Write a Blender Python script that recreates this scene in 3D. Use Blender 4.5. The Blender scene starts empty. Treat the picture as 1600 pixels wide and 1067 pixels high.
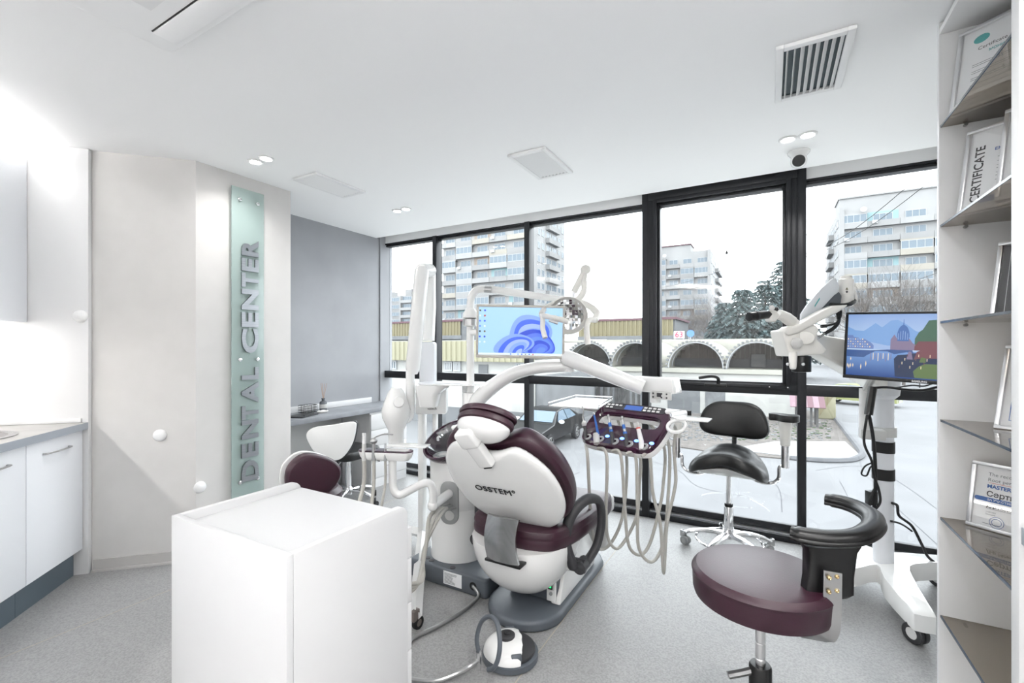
import bpy, bmesh, math, random
from mathutils import Matrix, Vector
random.seed(7)
scene = bpy.context.scene
C = scene.collection
PI = math.pi
V = Vector

# ------------------------------------------------------------------ camera
YAW = math.radians(29.5); FPX = 711.0; HC = 1.35
cam_d = bpy.data.cameras.new('camera'); cam = bpy.data.objects.new('camera', cam_d); C.objects.link(cam)
cam.location = (0, 0, HC); cam.rotation_euler = (PI/2, 0, YAW)
cam_d.sensor_width = 36; cam_d.lens = FPX/1600*36; cam_d.shift_y = 9.5/1600
cam_d.clip_start = .05; cam_d.clip_end = 2000
scene.camera = cam
# ------------------------------------------------------------------ sky and exposure
w = bpy.data.worlds.new('overcast_sky'); scene.world = w; w.use_nodes = True
bg = w.node_tree.nodes['Background']
bg.inputs[0].default_value = (.93, .965, 1, 1); bg.inputs[1].default_value = 2.9
vs = scene.view_settings
vs.view_transform = 'Standard'; vs.look = 'None'; vs.exposure = 1.12; vs.gamma = 1; vs.use_curve_mapping = False
scene.cycles.use_adaptive_sampling = True; scene.cycles.adaptive_threshold = .02
scene.cycles.max_bounces = 8; scene.cycles.diffuse_bounces = 4; scene.cycles.glossy_bounces = 4
scene.cycles.transparent_max_bounces = 16; scene.cycles.transmission_bounces = 6
scene.cycles.caustics_reflective = False; scene.cycles.caustics_refractive = False
scene.cycles.sample_clamp_indirect = 6
LAMP_W = 1.1       # one downlight
FILL_W = 8.5       # one added ceiling fill panel
STRIP_W = 28       # kitchen light strips
def lamp(name, loc, size, watt, rot=(0, 0, 0), size_y=None, parent=None, col=(1, .985, .965), spread=PI):
    l = bpy.data.lights.new(name, 'AREA'); l.energy = watt; l.color = col; l.size = size; l.spread = spread
    l.shape = 'DISK'
    if size_y: l.shape = 'RECTANGLE'; l.size_y = size_y
    o = bpy.data.objects.new(name, l); C.objects.link(o); o.location = loc; o.rotation_euler = rot
    if parent:
        o.parent = parent; o.matrix_parent_inverse = WM.get(parent, Matrix()).inverted()
    return o

# ------------------------------------------------------------------ helpers
WM = {}            # world matrix of every thing built so far
def at(px, py, d):
    u = (px-800)/FPX; v = (543-py)/FPX; s, c = math.sin(YAW), math.cos(YAW)
    return V(((-s+u*c)*d, (c+u*s)*d, HC+v*d))
def onp(px, py, axis, val):
    r = at(px, py, 1)-V((0, 0, HC)); o = V((0, 0, HC)); t = (val-o[axis])/r[axis]
    return o+r*t
def onX(px, py, x): return onp(px, py, 0, x)
def onY(px, py, y): return onp(px, py, 1, y)
def onZ(px, py, z): return onp(px, py, 2, z)
def T(x=0, y=0, z=0): return Matrix.Translation((x, y, z))
def R(a, ax='Z'): return Matrix.Rotation(math.radians(a), 4, ax)
def frame(o, ex, ey, ez=None):
    ex = V(ex).normalized(); ey = V(ey); ey = (ey-ex*ey.dot(ex)).normalized(); ez = ex.cross(ey)
    m = Matrix((ex, ey, ez)).transposed().to_4x4(); m.translation = V(o); return m
def aim(p0, p1):
    z = (V(p1)-V(p0)).normalized(); a = V((0, 0, 1)) if abs(z.z) < .95 else V((1, 0, 0))
    x = a.cross(z).normalized(); y = z.cross(x)
    m = Matrix((x, y, z)).transposed().to_4x4(); m.translation = V(p0); return m
def spline(pts, n=8, closed=False):
    pts = [V(p) for p in pts]; out = []; L = len(pts)
    rng = range(L if closed else L-1)
    for i in rng:
        g = lambda k: pts[k % L] if closed else pts[max(0, min(L-1, k))]
        a, b, c, d = g(i-1), g(i), g(i+1), g(i+2)
        for j in range(n):
            t = j/n
            out.append(.5*((2*b)+(c-a)*t+(2*a-5*b+4*c-d)*t*t+(3*b-a-3*c+d)*t*t*t))
    if not closed: out.append(pts[-1])
    return out
def rrect(x0, x1, y0, y1, r, n=5):
    p = []
    for cx, cy, a in ((x1-r, y1-r, 0), (x0+r, y1-r, 90), (x0+r, y0+r, 180), (x1-r, y0+r, 270)):
        for i in range(n+1):
            t = math.radians(a+90*i/n); p.append((cx+r*math.cos(t), cy+r*math.sin(t)))
    return p
def circ(r, n=24, ry=None, cx=0, cy=0):
    ry = ry or r
    return [(cx+r*math.cos(2*PI*i/n), cy+ry*math.sin(2*PI*i/n)) for i in range(n)]
class MB:
    def __init__(s, M=None): s.v = []; s.f = []; s.M = M or Matrix()
    def add(s, vs, fs):
        b = len(s.v); M = s.M
        s.v += [M @ V(p) for p in vs]; s.f += [tuple(b+i for i in f) for f in fs]; return s
    def box(s, x0, x1, y0, y1, z0, z1):
        if x0 > x1: x0, x1 = x1, x0
        if y0 > y1: y0, y1 = y1, y0
        if z0 > z1: z0, z1 = z1, z0
        return s.add([(x0,y0,z0),(x1,y0,z0),(x1,y1,z0),(x0,y1,z0),(x0,y0,z1),(x1,y0,z1),(x1,y1,z1),(x0,y1,z1)],
              [(0,3,2,1),(4,5,6,7),(0,1,5,4),(1,2,6,5),(2,3,7,6),(3,0,4,7)])
    def loft(s, rings, caps=True, closed=True, loop=False):
        n = len(rings[0]); vs = [p for r in rings for p in r]; fs = []; m = len(rings)
        for i in range(m if loop else m-1):
            for j in range(n if closed else n-1):
                a, b = i*n+j, i*n+(j+1) % n; k = ((i+1) % m)*n
                fs.append((a, b, k+(j+1) % n, k+j))
        if caps and not loop: fs.append(tuple(reversed(range(n)))); fs.append(tuple((m-1)*n+j for j in range(n)))
        return s.add(vs, fs)
    def prism(s, poly, z0, z1, axis='Z'):
        def q(p, z):
            return (p[0], p[1], z) if axis == 'Z' else ((p[0], z, p[1]) if axis == 'Y' else (z, p[0], p[1]))
        if axis == 'Y': z0, z1 = z1, z0
        return s.loft([[q(p, z0) for p in poly], [q(p, z1) for p in poly]])
    def lathe(s, prof, n=24, caps=True):
        return s.loft([[(r*math.cos(2*PI*i/n), r*math.sin(2*PI*i/n), z) for i in range(n)] for r, z in prof], caps)
    def cyl(s, p0, p1, r, r1=None, n=16):
        K = s.M; s.M = K @ aim(p0, p1); L = (V(p1)-V(p0)).length
        s.lathe([(r, 0), (r1 if r1 is not None else r, L)], n); s.M = K; return s
    def tube(s, pts, r, n=10, closed=False, sy=1.0):
        pts = [V(p) for p in pts]; m = len(pts); rings = []; up = None
        for i in range(m):
            if closed: t = pts[(i+1) % m]-pts[i-1]
            else: t = pts[min(i+1, m-1)]-pts[max(i-1, 0)]
            t.normalize()
            if up is None:
                up = V((0, 0, 1)) if abs(t.z) < .9 else V((0, 1, 0))
            up = (up-t*up.dot(t)).normalized(); b = t.cross(up)
            rr = r[i] if isinstance(r, (list, tuple)) else r
            rings.append([pts[i]+(b*math.cos(2*PI*k/n)+up*math.sin(2*PI*k/n)*sy)*rr for k in range(n)])
        return s.loft(rings, True, True, closed)
    def ell(s, c, rad, nu=20, nv=12, t0=-90, t1=90):
        c = V(c); pr = []
        for i in range(nv+1):
            t = math.radians(t0+(t1-t0)*i/nv); pr.append((max(math.cos(t), .002), math.sin(t)))
        K = s.M; s.M = K @ T(*c) @ Matrix.Diagonal((rad[0], rad[1], rad[2], 1)); s.lathe(pr, nu); s.M = K; return s
    def build(s, name, mat, parent=None, bevel=0, seg=2, smooth=True, ang=35, sub=0):
        root = parent
        while root is not None and root.parent: root = root.parent
        me = bpy.data.meshes.new(name)
        bm = bmesh.new()
        bv = [bm.verts.new(p) for p in s.v]
        for f in s.f:
            try: bm.faces.new([bv[i] for i in f])
            except ValueError: pass
        bmesh.ops.recalc_face_normals(bm, faces=bm.faces)
        if bevel:
            bm.normal_update()
            es = [e for e in bm.edges if len(e.link_faces) == 2 and e.calc_face_angle(0) > math.radians(30)]
            bmesh.ops.bevel(bm, geom=es, offset=bevel, offset_type='OFFSET', segments=seg, profile=.5, affect='EDGES', clamp_overlap=True)
        if root is not None: W = WM.get(root, Matrix()); 
        else:
            xs = [p.co for p in bm.verts]
            W = T((min(p.x for p in xs)+max(p.x for p in xs))/2, (min(p.y for p in xs)+max(p.y for p in xs))/2, min(p.z for p in xs))
        bm.transform(W.inverted()); bm.to_mesh(me); bm.free()
        if smooth:
            me.polygons.foreach_set('use_smooth', [True]*len(me.polygons)); me.set_sharp_from_angle(angle=math.radians(ang))
        me.materials.append(M_(mat))
        o = bpy.data.objects.new(name, me); C.objects.link(o)
        if parent is not None: o.parent = parent
        else: o.matrix_basis = W; WM[o] = W
        if sub:
            md = o.modifiers.new('smooth', 'SUBSURF'); md.levels = sub; md.render_levels = sub
        return o
def tag(o, label=None, cat=None, group=None, kind=None):
    if label: o['label'] = label
    if cat: o['category'] = cat
    if group: o['group'] = group
    if kind: o['kind'] = kind
    return o
def thing(name, label, cat, M=None, group=None, kind=None):
    o = bpy.data.objects.new(name, None); C.objects.link(o); o.empty_display_size = .1
    M = M if isinstance(M, Matrix) else T(*M) if M else Matrix()
    o.matrix_basis = M; WM[o] = M
    return tag(o, label, cat, group, kind)
def dup(root, M, label=None, group=None, data=False):
    r = root.copy(); C.objects.link(r); r.matrix_basis = M; WM[r] = M
    if label: r['label'] = label
    if group: r['group'] = group
    def rec(a, b):
        for ch in a.children:
            if ch.type == 'LIGHT' and ch.name.startswith('x'): continue
            c = ch.copy(); C.objects.link(c); c.parent = b; rec(ch, c)
    rec(root, r); return r
def text(name, s, size, Mx, mat, parent=None, ext=.0005, bold=0, align='CENTER', spacing=1.0, sx=1.0):
    cu = bpy.data.curves.new(name, 'FONT'); cu.body = s; cu.size = size; cu.extrude = ext; cu.offset = bold
    cu.align_x = align; cu.align_y = 'CENTER'; cu.space_character = spacing; cu.resolution_u = 3
    o = bpy.data.objects.new('tmp', cu); C.objects.link(o)
    dg = bpy.context.evaluated_depsgraph_get(); me = bpy.data.meshes.new_from_object(o.evaluated_get(dg))
    bpy.data.objects.remove(o); bpy.data.curves.remove(cu)
    me.transform(Mx @ Matrix.Diagonal((sx, 1, 1, 1)))
    root = parent
    while root is not None and root.parent: root = root.parent
    if root is not None: me.transform(WM.get(root, Matrix()).inverted())
    me.materials.clear(); me.materials.append(M_(mat)); me.name = name
    o = bpy.data.objects.new(name, me); C.objects.link(o)
    if parent is not None: o.parent = parent
    return o

# ------------------------------------------------------------------ materials
MATS = {}
def M_(m): return MATS[m] if isinstance(m, str) else m
def mat(name, col, rough=.5, metal=0, coat=0, spec=.5, noise=0, nscale=20, bump=0, bscale=100, emit=None, estr=0, stretch=None, trans=0):
    m = bpy.data.materials.new(name); m.use_nodes = True; nt = m.node_tree; b = nt.nodes['Principled BSDF']
    b.inputs['Base Color'].default_value = (*col, 1); b.inputs['Roughness'].default_value = rough
    b.inputs['Metallic'].default_value = metal; b.inputs['Coat Weight'].default_value = coat
    b.inputs['Specular IOR Level'].default_value = spec; b.inputs['Transmission Weight'].default_value = trans
    if emit: b.inputs['Emission Color'].default_value = (*emit, 1); b.inputs['Emission Strength'].default_value = estr
    if noise or bump:
        tc = nt.nodes.new('ShaderNodeTexCoord'); mp = nt.nodes.new('ShaderNodeMapping'); nt.links.new(tc.outputs['Object'], mp.inputs[0])
        if stretch: mp.inputs['Scale'].default_value = stretch
    if noise:
        n = nt.nodes.new('ShaderNodeTexNoise'); n.inputs['Scale'].default_value = nscale; n.inputs['Detail'].default_value = 5
        nt.links.new(mp.outputs[0], n.inputs[0])
        cr = nt.nodes.new('ShaderNodeValToRGB'); nt.links.new(n.outputs[0], cr.inputs[0])
        cr.color_ramp.elements[0].position = .3; cr.color_ramp.elements[1].position = .7
        cr.color_ramp.elements[0].color = (*[c*(1-noise) for c in col], 1); cr.color_ramp.elements[1].color = (*[min(1, c*(1+noise)) for c in col], 1)
        nt.links.new(cr.outputs[0], b.inputs['Base Color'])
    if bump:
        n2 = nt.nodes.new('ShaderNodeTexNoise'); n2.inputs['Scale'].default_value = bscale; nt.links.new(mp.outputs[0], n2.inputs[0])
        bp = nt.nodes.new('ShaderNodeBump'); bp.inputs['Strength'].default_value = bump; bp.inputs['Distance'].default_value = .002
        nt.links.new(n2.outputs[0], bp.inputs['Height']); nt.links.new(bp.outputs[0], b.inputs['Normal'])
    MATS[name] = m; return m
def glassy(name, tint, refl=1.0, rough=0.0, ior=1.45):
    m = bpy.data.materials.new(name); m.use_nodes = True; nt = m.node_tree; nt.nodes.remove(nt.nodes['Principled BSDF'])
    out = nt.nodes['Material Output']; t = nt.nodes.new('ShaderNodeBsdfTransparent'); t.inputs[0].default_value = (*tint, 1)
    g = nt.nodes.new('ShaderNodeBsdfGlossy'); g.inputs['Roughness'].default_value = rough; g.inputs[0].default_value = (refl, refl, refl, 1)
    fr = nt.nodes.new('ShaderNodeFresnel')
    ge = nt.nodes.new('ShaderNodeNewGeometry'); mi = nt.nodes.new('ShaderNodeMix'); mi.inputs[2].default_value = ior; mi.inputs[3].default_value = 1/ior   # same reflectance from both faces of a thin pane
    nt.links.new(ge.outputs['Backfacing'], mi.inputs[0]); nt.links.new(mi.outputs[0], fr.inputs[0])
    mx = nt.nodes.new('ShaderNodeMixShader'); nt.links.new(fr.outputs[0], mx.inputs[0]); nt.links.new(t.outputs[0], mx.inputs[1]); nt.links.new(g.outputs[0], mx.inputs[2])
    nt.links.new(mx.outputs[0], out.inputs[0]); MATS[name] = m; return m
def srgb(r, g, b):
    f = lambda c: (c/12.92 if c <= .04045 else ((c+.055)/1.055)**2.4)
    return tuple(f(x/255) for x in (r, g, b))
mat('ceiling_paint', (.93, .93, .93), .9)
mat('wall_paint', srgb(208, 206, 204), .85, noise=.02, nscale=8)
mat('white_paint', (.84, .84, .84), .8)
mat('alcove_paint', srgb(160, 162, 166), .7, noise=.05, nscale=3)
mat('white_laminate', (.72, .72, .725), .35)
mat('cart_white', (.6, .6, .605), .35)
mat('shelf_white', (.86, .86, .86), .4)
mat('white_matte', (.82, .82, .82), .55)
mat('white_gloss', (.82, .82, .81), .18, coat=.3)
mat('white_plastic', (.78, .78, .77), .3)
mat('ivory_plastic', srgb(226, 224, 219), .35)
mat('grey_plastic', srgb(196, 196, 194), .4)
mat('mid_grey_plastic', srgb(150, 152, 152), .45)
mat('dark_frame', srgb(33, 34, 38), .38, metal=.3, spec=.5)
mat('slate', srgb(83, 89, 96), .42, bump=.08, bscale=500)
mat('charcoal', srgb(51, 51, 54), .5, bump=.1, bscale=400)
mat('plum', srgb(49, 22, 35), .38, bump=.12, bscale=260)
mat('plum_gloss', srgb(49, 17, 40), .12, coat=.5)
mat('black_leather', srgb(16, 16, 17), .36, bump=.12, bscale=260)
mat('black_plastic', srgb(14, 14, 15), .35)
mat('black_rubber', srgb(11, 11, 13), .6)
mat('chrome', (.82, .82, .83), .08, metal=1)
mat('brushed_steel', (.42, .42, .42), .25, metal=1, noise=.1, nscale=6, stretch=(1, 40, 1))
mat('satin_metal', (.45, .45, .45), .35, metal=1)
mat('aluminium', (.75, .75, .76), .3, metal=1)
mat('mirror', (.9, .9, .9), .02, metal=1)
mat('hose_grey', srgb(176, 174, 168), .45)
mat('cabinet_door', srgb(236, 238, 242), .4)
mat('kick_metal', srgb(108, 121, 132), .35, metal=.6)
mat('worktop_grey', srgb(172, 170, 168), .5, noise=.08, nscale=9)
mat('worktop_edge', srgb(158, 164, 172), .45)
mat('concrete_laminate', srgb(138, 141, 146), .45, noise=.16, nscale=7)
mat('baseboard_grey', srgb(186, 184, 182), .6)
mat('lens_glow', (1, 1, 1), .5, emit=(1, .98, .95), estr=30)
mat('strip_glow', (1, 1, 1), .5, emit=(1, .98, .95), estr=14)
mat('fill_glow', (1, 1, 1), .5, emit=(1, .98, .95), estr=1.5)
mat('blue_led', (.1, .2, 1), .3, emit=(.08, .25, 1), estr=3)
mat('green_led', (0, .5, .1), .3, emit=(.02, .8, .15), estr=1.5)
mat('print_black', srgb(38, 38, 40), .5)
mat('print_grey', srgb(120, 124, 128), .6)
mat('print_blue', srgb(30, 92, 168), .6)
mat('print_teal', srgb(70, 165, 165), .6)
mat('print_red', srgb(215, 90, 80), .6)
mat('paper', srgb(240, 241, 242), .6)
mat('paper_dark', srgb(58, 58, 62), .5)
mat('reed', srgb(176, 140, 110), .7)
glassy('window_glass', (.97, .985, .985), .9, ior=1.38)
glassy('picture_glass', (1, 1, 1), 1)
glassy('bronze_glass', (.64, .60, .55), .95, ior=1.7)
glassy('clear_glass', (.9, .93, .93), 1, ior=1.5)
mat('glass_edge', srgb(60, 74, 92), .15)
def signglass():
    m = mat('sign_glass', srgb(184, 200, 198), .12, coat=.4); nt = m.node_tree; b = nt.nodes['Principled BSDF']
    t = nt.nodes.new('ShaderNodeBsdfTransparent'); t.inputs[0].default_value = (*srgb(236, 244, 242), 1); mx = nt.nodes.new('ShaderNodeMixShader'); mx.inputs[0].default_value = .5
    nt.links.new(t.outputs[0], mx.inputs[1]); nt.links.new(b.outputs[0], mx.inputs[2]); nt.links.new(mx.outputs[0], nt.nodes['Material Output'].inputs[0])
signglass()
def floor_mat():
    m = mat('vinyl_floor', srgb(188, 187, 185), .42, spec=.35); nt = m.node_tree; b = nt.nodes['Principled BSDF']
    tc = nt.nodes.new('ShaderNodeTexCoord')
    n = nt.nodes.new('ShaderNodeTexNoise'); n.inputs['Scale'].default_value = 130; n.inputs['Detail'].default_value = 3
    n2 = nt.nodes.new('ShaderNodeTexVoronoi'); n2.inputs['Scale'].default_value = 190
    nt.links.new(tc.outputs['Object'], n.inputs[0]); nt.links.new(tc.outputs['Object'], n2.inputs[0])
    cr = nt.nodes.new('ShaderNodeValToRGB'); e = cr.color_ramp.elements
    e[0].position = .33; e[0].color = (*srgb(136, 136, 136), 1); e[1].position = .62; e[1].color = (*srgb(156, 156, 156), 1)
    nt.links.new(n.outputs[0], cr.inputs[0])
    c2 = nt.nodes.new('ShaderNodeValToRGB'); e = c2.color_ramp.elements
    e[0].position = .12; e[0].color = (.8, .79, .78, 1); e[1].position = .2; e[1].color = (1, 1, 1, 1)
    nt.links.new(n2.outputs['Distance'], c2.inputs[0])
    mx = nt.nodes.new('ShaderNodeMix'); mx.data_type = 'RGBA'; mx.blend_type = 'MULTIPLY'; mx.inputs[0].default_value = .6
    nt.links.new(cr.outputs[0], mx.inputs[6]); nt.links.new(c2.outputs[0], mx.inputs[7]); nt.links.new(mx.outputs[2], b.inputs['Base Color'])
floor_mat()
# ------------------------------------------------------------------ room shell
CE = 2.54; YF = 3.68
KM = T(-3.58, 1.13, 0) @ R(-45)
def struct(o): o['kind'] = 'structure'; return o
fl = struct(MB().prism([(-5.2, -3), (1.1, -3), (1.1, 3.78), (-5.2, 3.78)], -.12, 0).build('floor', 'vinyl_floor', smooth=False))
mat('seam', srgb(176, 166, 152), .6)
for px, py in ((0, 1029), (918, 918)):
    x = onZ(px, py, 0).x
    MB().box(x-.002, x+.002, -2.5, 3.66, 0, .0006).build('seam', 'seam', fl, smooth=False)
ceil = struct(MB().box(-5.2, 1.1, -3, 3.58, CE, CE+.14).build('ceiling', 'ceiling_paint', smooth=False))
MB().box(-5.2, 1.1, 3.58, 3.95, CE+.06, CE+.14).build('blind_slot_top', 'ceiling_paint', ceil, smooth=False)
MB().box(-3.74, 1.0, 3.70, 3.8, 2.5, CE+.06).build('fascia', 'white_paint', ceil, smooth=False)
wa = struct(MB(KM).box(-.12, 0, -.8, .566, 0, CE).build('wall_angled', 'wall_paint', smooth=False))
wb = struct(MB().box(-3.30, -3.18, 1.53, 2.19, 0, CE).build('wall_sign', 'wall_paint', smooth=False))
struct(MB().box(-3.9, -3.31, 2.07, 2.19, 0, CE).build('wall_return', 'wall_paint', smooth=False))
struct(MB().box(-3.86, -3.72, 2.2, 3.62, 0, CE).build('wall_alcove', 'alcove_paint', smooth=False))
struct(MB().box(-3.86, -3.705, 3.625, 3.8, 0, CE+.05).build('wall_alcove_jamb', 'alcove_paint', smooth=False))
struct(MB().box(.95, 1.08, -2.6, 3.8, 0, CE+.05).build('wall_right', 'wall_paint', smooth=False))
struct(MB().box(-1.6, 1.08, -2.75, -2.6, 0, CE).build('wall_back', 'white_paint', smooth=False))
struct(MB(KM).box(.0, 4.6, -.78, -.62, 0, CE).build('wall_kitchen', 'wall_paint', smooth=False))
bb = struct(MB(KM).box(0, .012, .03, .566, 0, .07).box(0, .03, .03, .566, 0, .012).build('baseboard_angled', 'baseboard_grey'))
struct(MB().box(-3.18, -3.168, 1.55, 2.19, 0, .07).build('baseboard_sign', 'baseboard_grey'))

# ------------------------------------------------------------------ window wall
win = thing('window_1', 'floor to ceiling window wall with charcoal aluminium frames', None, (-1.4, 3.72, 0), kind='structure')
mull = [-3.027, -1.955, -.888, .167]
for x in mull:
    MB().box(x, x+.052, YF, YF+.1, 0, 2.6 if x > -.9 else 2.5).build('mullion', 'dark_frame', win, bevel=.002)
edges = [(-3.705, -3.027), (-2.975, -1.955), (-1.903, -.888), (-.836, .167), (.219, .95)]
for i, (a, b) in enumerate(edges):
    MB().box(a, b, YF+.005, YF+.1, 1.02, 1.095).build('transom', 'dark_frame', win, bevel=.002)
    MB().box(a, b, YF+.0, YF+.1, 0, .045).box(a, b, YF+.07, YF+.1, .045, .1).build('bottom_rail', 'dark_frame', win, bevel=.002)
    MB().box(a, b, YF+.02, YF+.07, .0455, .052).build('sill_strip', 'aluminium', win)
    if i != 3:
        MB().box(a, b, YF+.03, YF+.1, 2.465, 2.5).box(a, b, YF+.015, YF+.03, 2.485, 2.5).build('top_rail', 'dark_frame', win, bevel=.001)
    MB().box(a, b, YF+.08, YF+.086, 1.09, 2.48).build('upper_pane', 'window_glass', win, smooth=False)
    MB().box(a, b, YF+.08, YF+.086, .09, 1.03).build('lower_pane', 'window_glass', win, smooth=False)
def ring(mb, x0, x1, z0, z1, wd, y0, y1):
    return mb.box(x0, x0+wd, y0, y1, z0, z1).box(x1-wd, x1, y0, y1, z0, z1).box(x0+wd, x1-wd, y0, y1, z0, z0+wd).box(x0+wd, x1-wd, y0, y1, z1-wd, z1)
mb = MB(); mb.box(-.836, .167, YF-.005, YF+.1, 2.515, 2.575)
mb.box(-.836, -.80, YF+.0, YF+.1, 1.095, 2.515).box(.13, .167, YF+.0, YF+.1, 1.095, 2.515)
mb.build('casement_frame', 'dark_frame', win, bevel=.002)
sash = ring(MB(), -.80, .13, 1.06, 2.515, .03, YF-.015, YF+.09)
ring(sash, -.77, .10, 1.085, 2.485, .02, YF+.01, YF+.09)
so = sash.build('sash', 'dark_frame', win, bevel=.002)
h = onY(1118, 585, YF-.015)
mb = MB().box(h.x-.075, h.x+.075, YF-.03, YF-.015, 1.062, 1.085)
mb.tube(spline([(h.x+.02, YF-.04, 1.085), (h.x+.02, YF-.05, 1.125), (h.x-.02, YF-.06, 1.14), (h.x-.11, YF-.06, 1.125)], 5), [.013]*6+[.012]*10, 8)
mb.build('window_handle', 'black_plastic', so, bevel=.003)
for x in (-.05, .06):   # small bolts at the lower corner
    MB().cyl((x+.05, YF-.001, 1.075), (x+.05, YF-.02, 1.075), .004).build('bolt', 'aluminium', so)
p = onY(1135.5, 393, YF+.03)
cord = thing('pull_cord', 'thin pull cord with small black bell weight hanging inside the casement window', 'cord', (p.x, YF+.03, p.z))
MB().cyl((p.x, YF+.03, p.z), (p.x, YF+.03, 2.5), .0012, n=6).build('string', 'print_grey', cord)
MB(T(p.x, YF+.03, p.z-.01)).lathe([(.009, -.008), (.009, 0), (.004, .014), (.003, .018)], 12).build('weight', 'black_plastic', cord)

# ------------------------------------------------------------------ ceiling fittings
def vent(x0, x1, y0, y1, label, op):
    t = thing('air_vent', label, 'vent', ((x0+x1)/2, (y0+y1)/2, CE), 'slatted ceiling air vents')
    ring2 = MB(); wd = .028
    for a, b, c, d in ((x0, x0+wd, y0, y1), (x1-wd, x1, y0, y1), (x0+wd, x1-wd, y0, y0+wd), (x0+wd, x1-wd, y1-wd, y1)):
        ring2.box(a, b, c, d, CE-.016, CE)
    ring2.build('frame', 'white_matte', t, bevel=.003)
    MB().box(x0+.02, x1-.02, y0+.02, y1-.02, CE-.002, CE-.0005).build('shade_plate', 'vent_shade_dark' if op else 'vent_shade_mid', t)  # no opening is cut; a dark plate paints the shade behind the slats
    n = 8; st = (x1-x0-2*wd)/n
    for i in range(n):
        cx = x0+wd+st*(i+.5); tw = .35 if (op and i < 2) else 1
        m = MB(T(cx, 0, CE-.011) @ R(-30 if not op else (-70 if i < 2 else -42), 'Y'))
        m.box(-st*.42*(.7 if op else .9), st*.42, y0+wd, y1-wd, -.001, .001)
        m.build('slat', 'white_matte', t)
    return t
mat('vent_shade_dark', srgb(40, 56, 64), .5); mat('vent_shade_mid', srgb(96, 98, 100), .8)
vent(.022, .282, 2.08, 2.53, 'open slatted ceiling vent with dark gaps near the wall shelves', True)
vent(-1.41, -1.152, 2.432, 2.872, 'slatted ceiling vent above the screen on the dental unit', False)
vent(-2.92, -2.67, 2.027, 2.465, 'slatted ceiling vent near the glass sign wall', False)
def downlight(x, y, label, group, k=1.0):
    t = thing('downlight', label, 'lamp', (x, y, CE), group)
    MB(T(x, y, CE)).lathe([(.03, -.001), (.046, -.001), (.046, -.006), (.04, -.01), (.033, -.008), (.03, -.003)], 24).build('trim_ring', 'white_matte', t)
    MB(T(x, y, CE)).lathe([(.03, -.0035), (.002, -.0045)], 24).build('lens', 'lens_glow', t)
    lamp('spot', (x, y, CE-.014), .06, LAMP_W*k, parent=t, spread=2.4)
for (x, y, l, g) in ((-2.86, 1.724, 'lit round downlight by the glass sign, one nearer the sign', 'd'), (-2.75, 1.726, 'lit round downlight by the glass sign, one farther from the sign', 'd'),
        (-2.813, 2.95, 'lit round downlight before the alcove, one nearer the alcove', 'd'), (-2.71, 2.947, 'lit round downlight before the alcove, one farther from the alcove', 'd'),
        (.091, 3.034, 'lit round downlight above the security camera, one farther from the shelves', 'd'), (.187, 3.023, 'lit round downlight above the security camera, one nearer the shelves', 'd')):
    downlight(x, y, l, 'recessed ceiling downlights')
for x, y in ((-1.35, 1.1), (-1.25, 1.1), (-.1, 1.1), (0, 1.1), (-1.0, -.6), (-.9, -.6), (.3, -.6), (.4, -.6)):
    if y < .9: downlight(x, y, 'recessed downlight in the ceiling behind the viewer', 'recessed downlights behind the viewer')
for i, (x, y) in enumerate(((-1.1, -2.05), (-.3, -2.05), (.3, -1.3))):  # unseen panels added as fill light from the back of the room
    t = thing('ceiling_fill_panel', 'added square fill light panel in the ceiling behind the viewer', 'lamp', (x, y, CE), 'added fill light panels behind the viewer')
    MB().box(x-.3, x+.3, y-.3, y+.3, CE-.012, CE).build('frame', 'white_matte', t)
    MB().box(x-.28, x+.28, y-.28, y+.28, CE-.014, CE-.0125).build('diffuser', 'fill_glow', t)
    lamp('fill_lamp', (x, y, CE-.02), .56, FILL_W, size_y=.56, parent=t, spread=2.3)
for x in (-.05, .05): downlight(x, .95, 'recessed downlight in the ceiling above the viewer', 'recessed downlights above the viewer', 2.0)
# air conditioner cassette
t = thing('ceiling_air_conditioner', 'white square ceiling cassette air conditioner with a dark slot', 'air conditioner', (-1.6, .43, CE))
MB().prism(rrect(-2.06, -1.12, -.04, .905, .03), CE-.03, CE).build('panel', 'ceiling_paint', t, bevel=.008, seg=3)
MB().box(-1.97, -1.21, .805, .88, CE-.036, CE-.03).build('flap', 'ceiling_paint', t, bevel=.002)
MB().box(-1.97, -1.21, .800, .8045, CE-.032, CE-.03).build('slot', 'black_plastic', t)
MB().box(-1.85, -1.33, .12, .75, CE-.033, CE-.03).build('grille', 'white_matte', t)
# security camera
cc = onZ(1248, 237, CE); cx, cy = cc.x, cc.y
t = thing('security_camera', 'white dome security camera with dark lens on the ceiling by the window', 'camera', (cx, cy, CE))
MB(T(cx, cy, CE)).lathe([(.06, 0), (.06, -.008), (.052, -.018), (.042, -.03), (.038, -.05), (.02, -.06)], 28).build('base', 'white_gloss', t)
dr = (V((0, 0, 1.35))-V((cx, cy, CE-.06))).normalized()
eye = V((cx, cy, CE-.055))
MB().ell(eye, (.045, .045, .045), 24, 14).build('ball', 'white_gloss', t)
MB(aim(eye+dr*.03, eye+dr*.06)).lathe([(.034, 0), (.034, .012), (.03, .017), (.002, .0175)], 24).build('lens', 'black_plastic', t)

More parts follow.
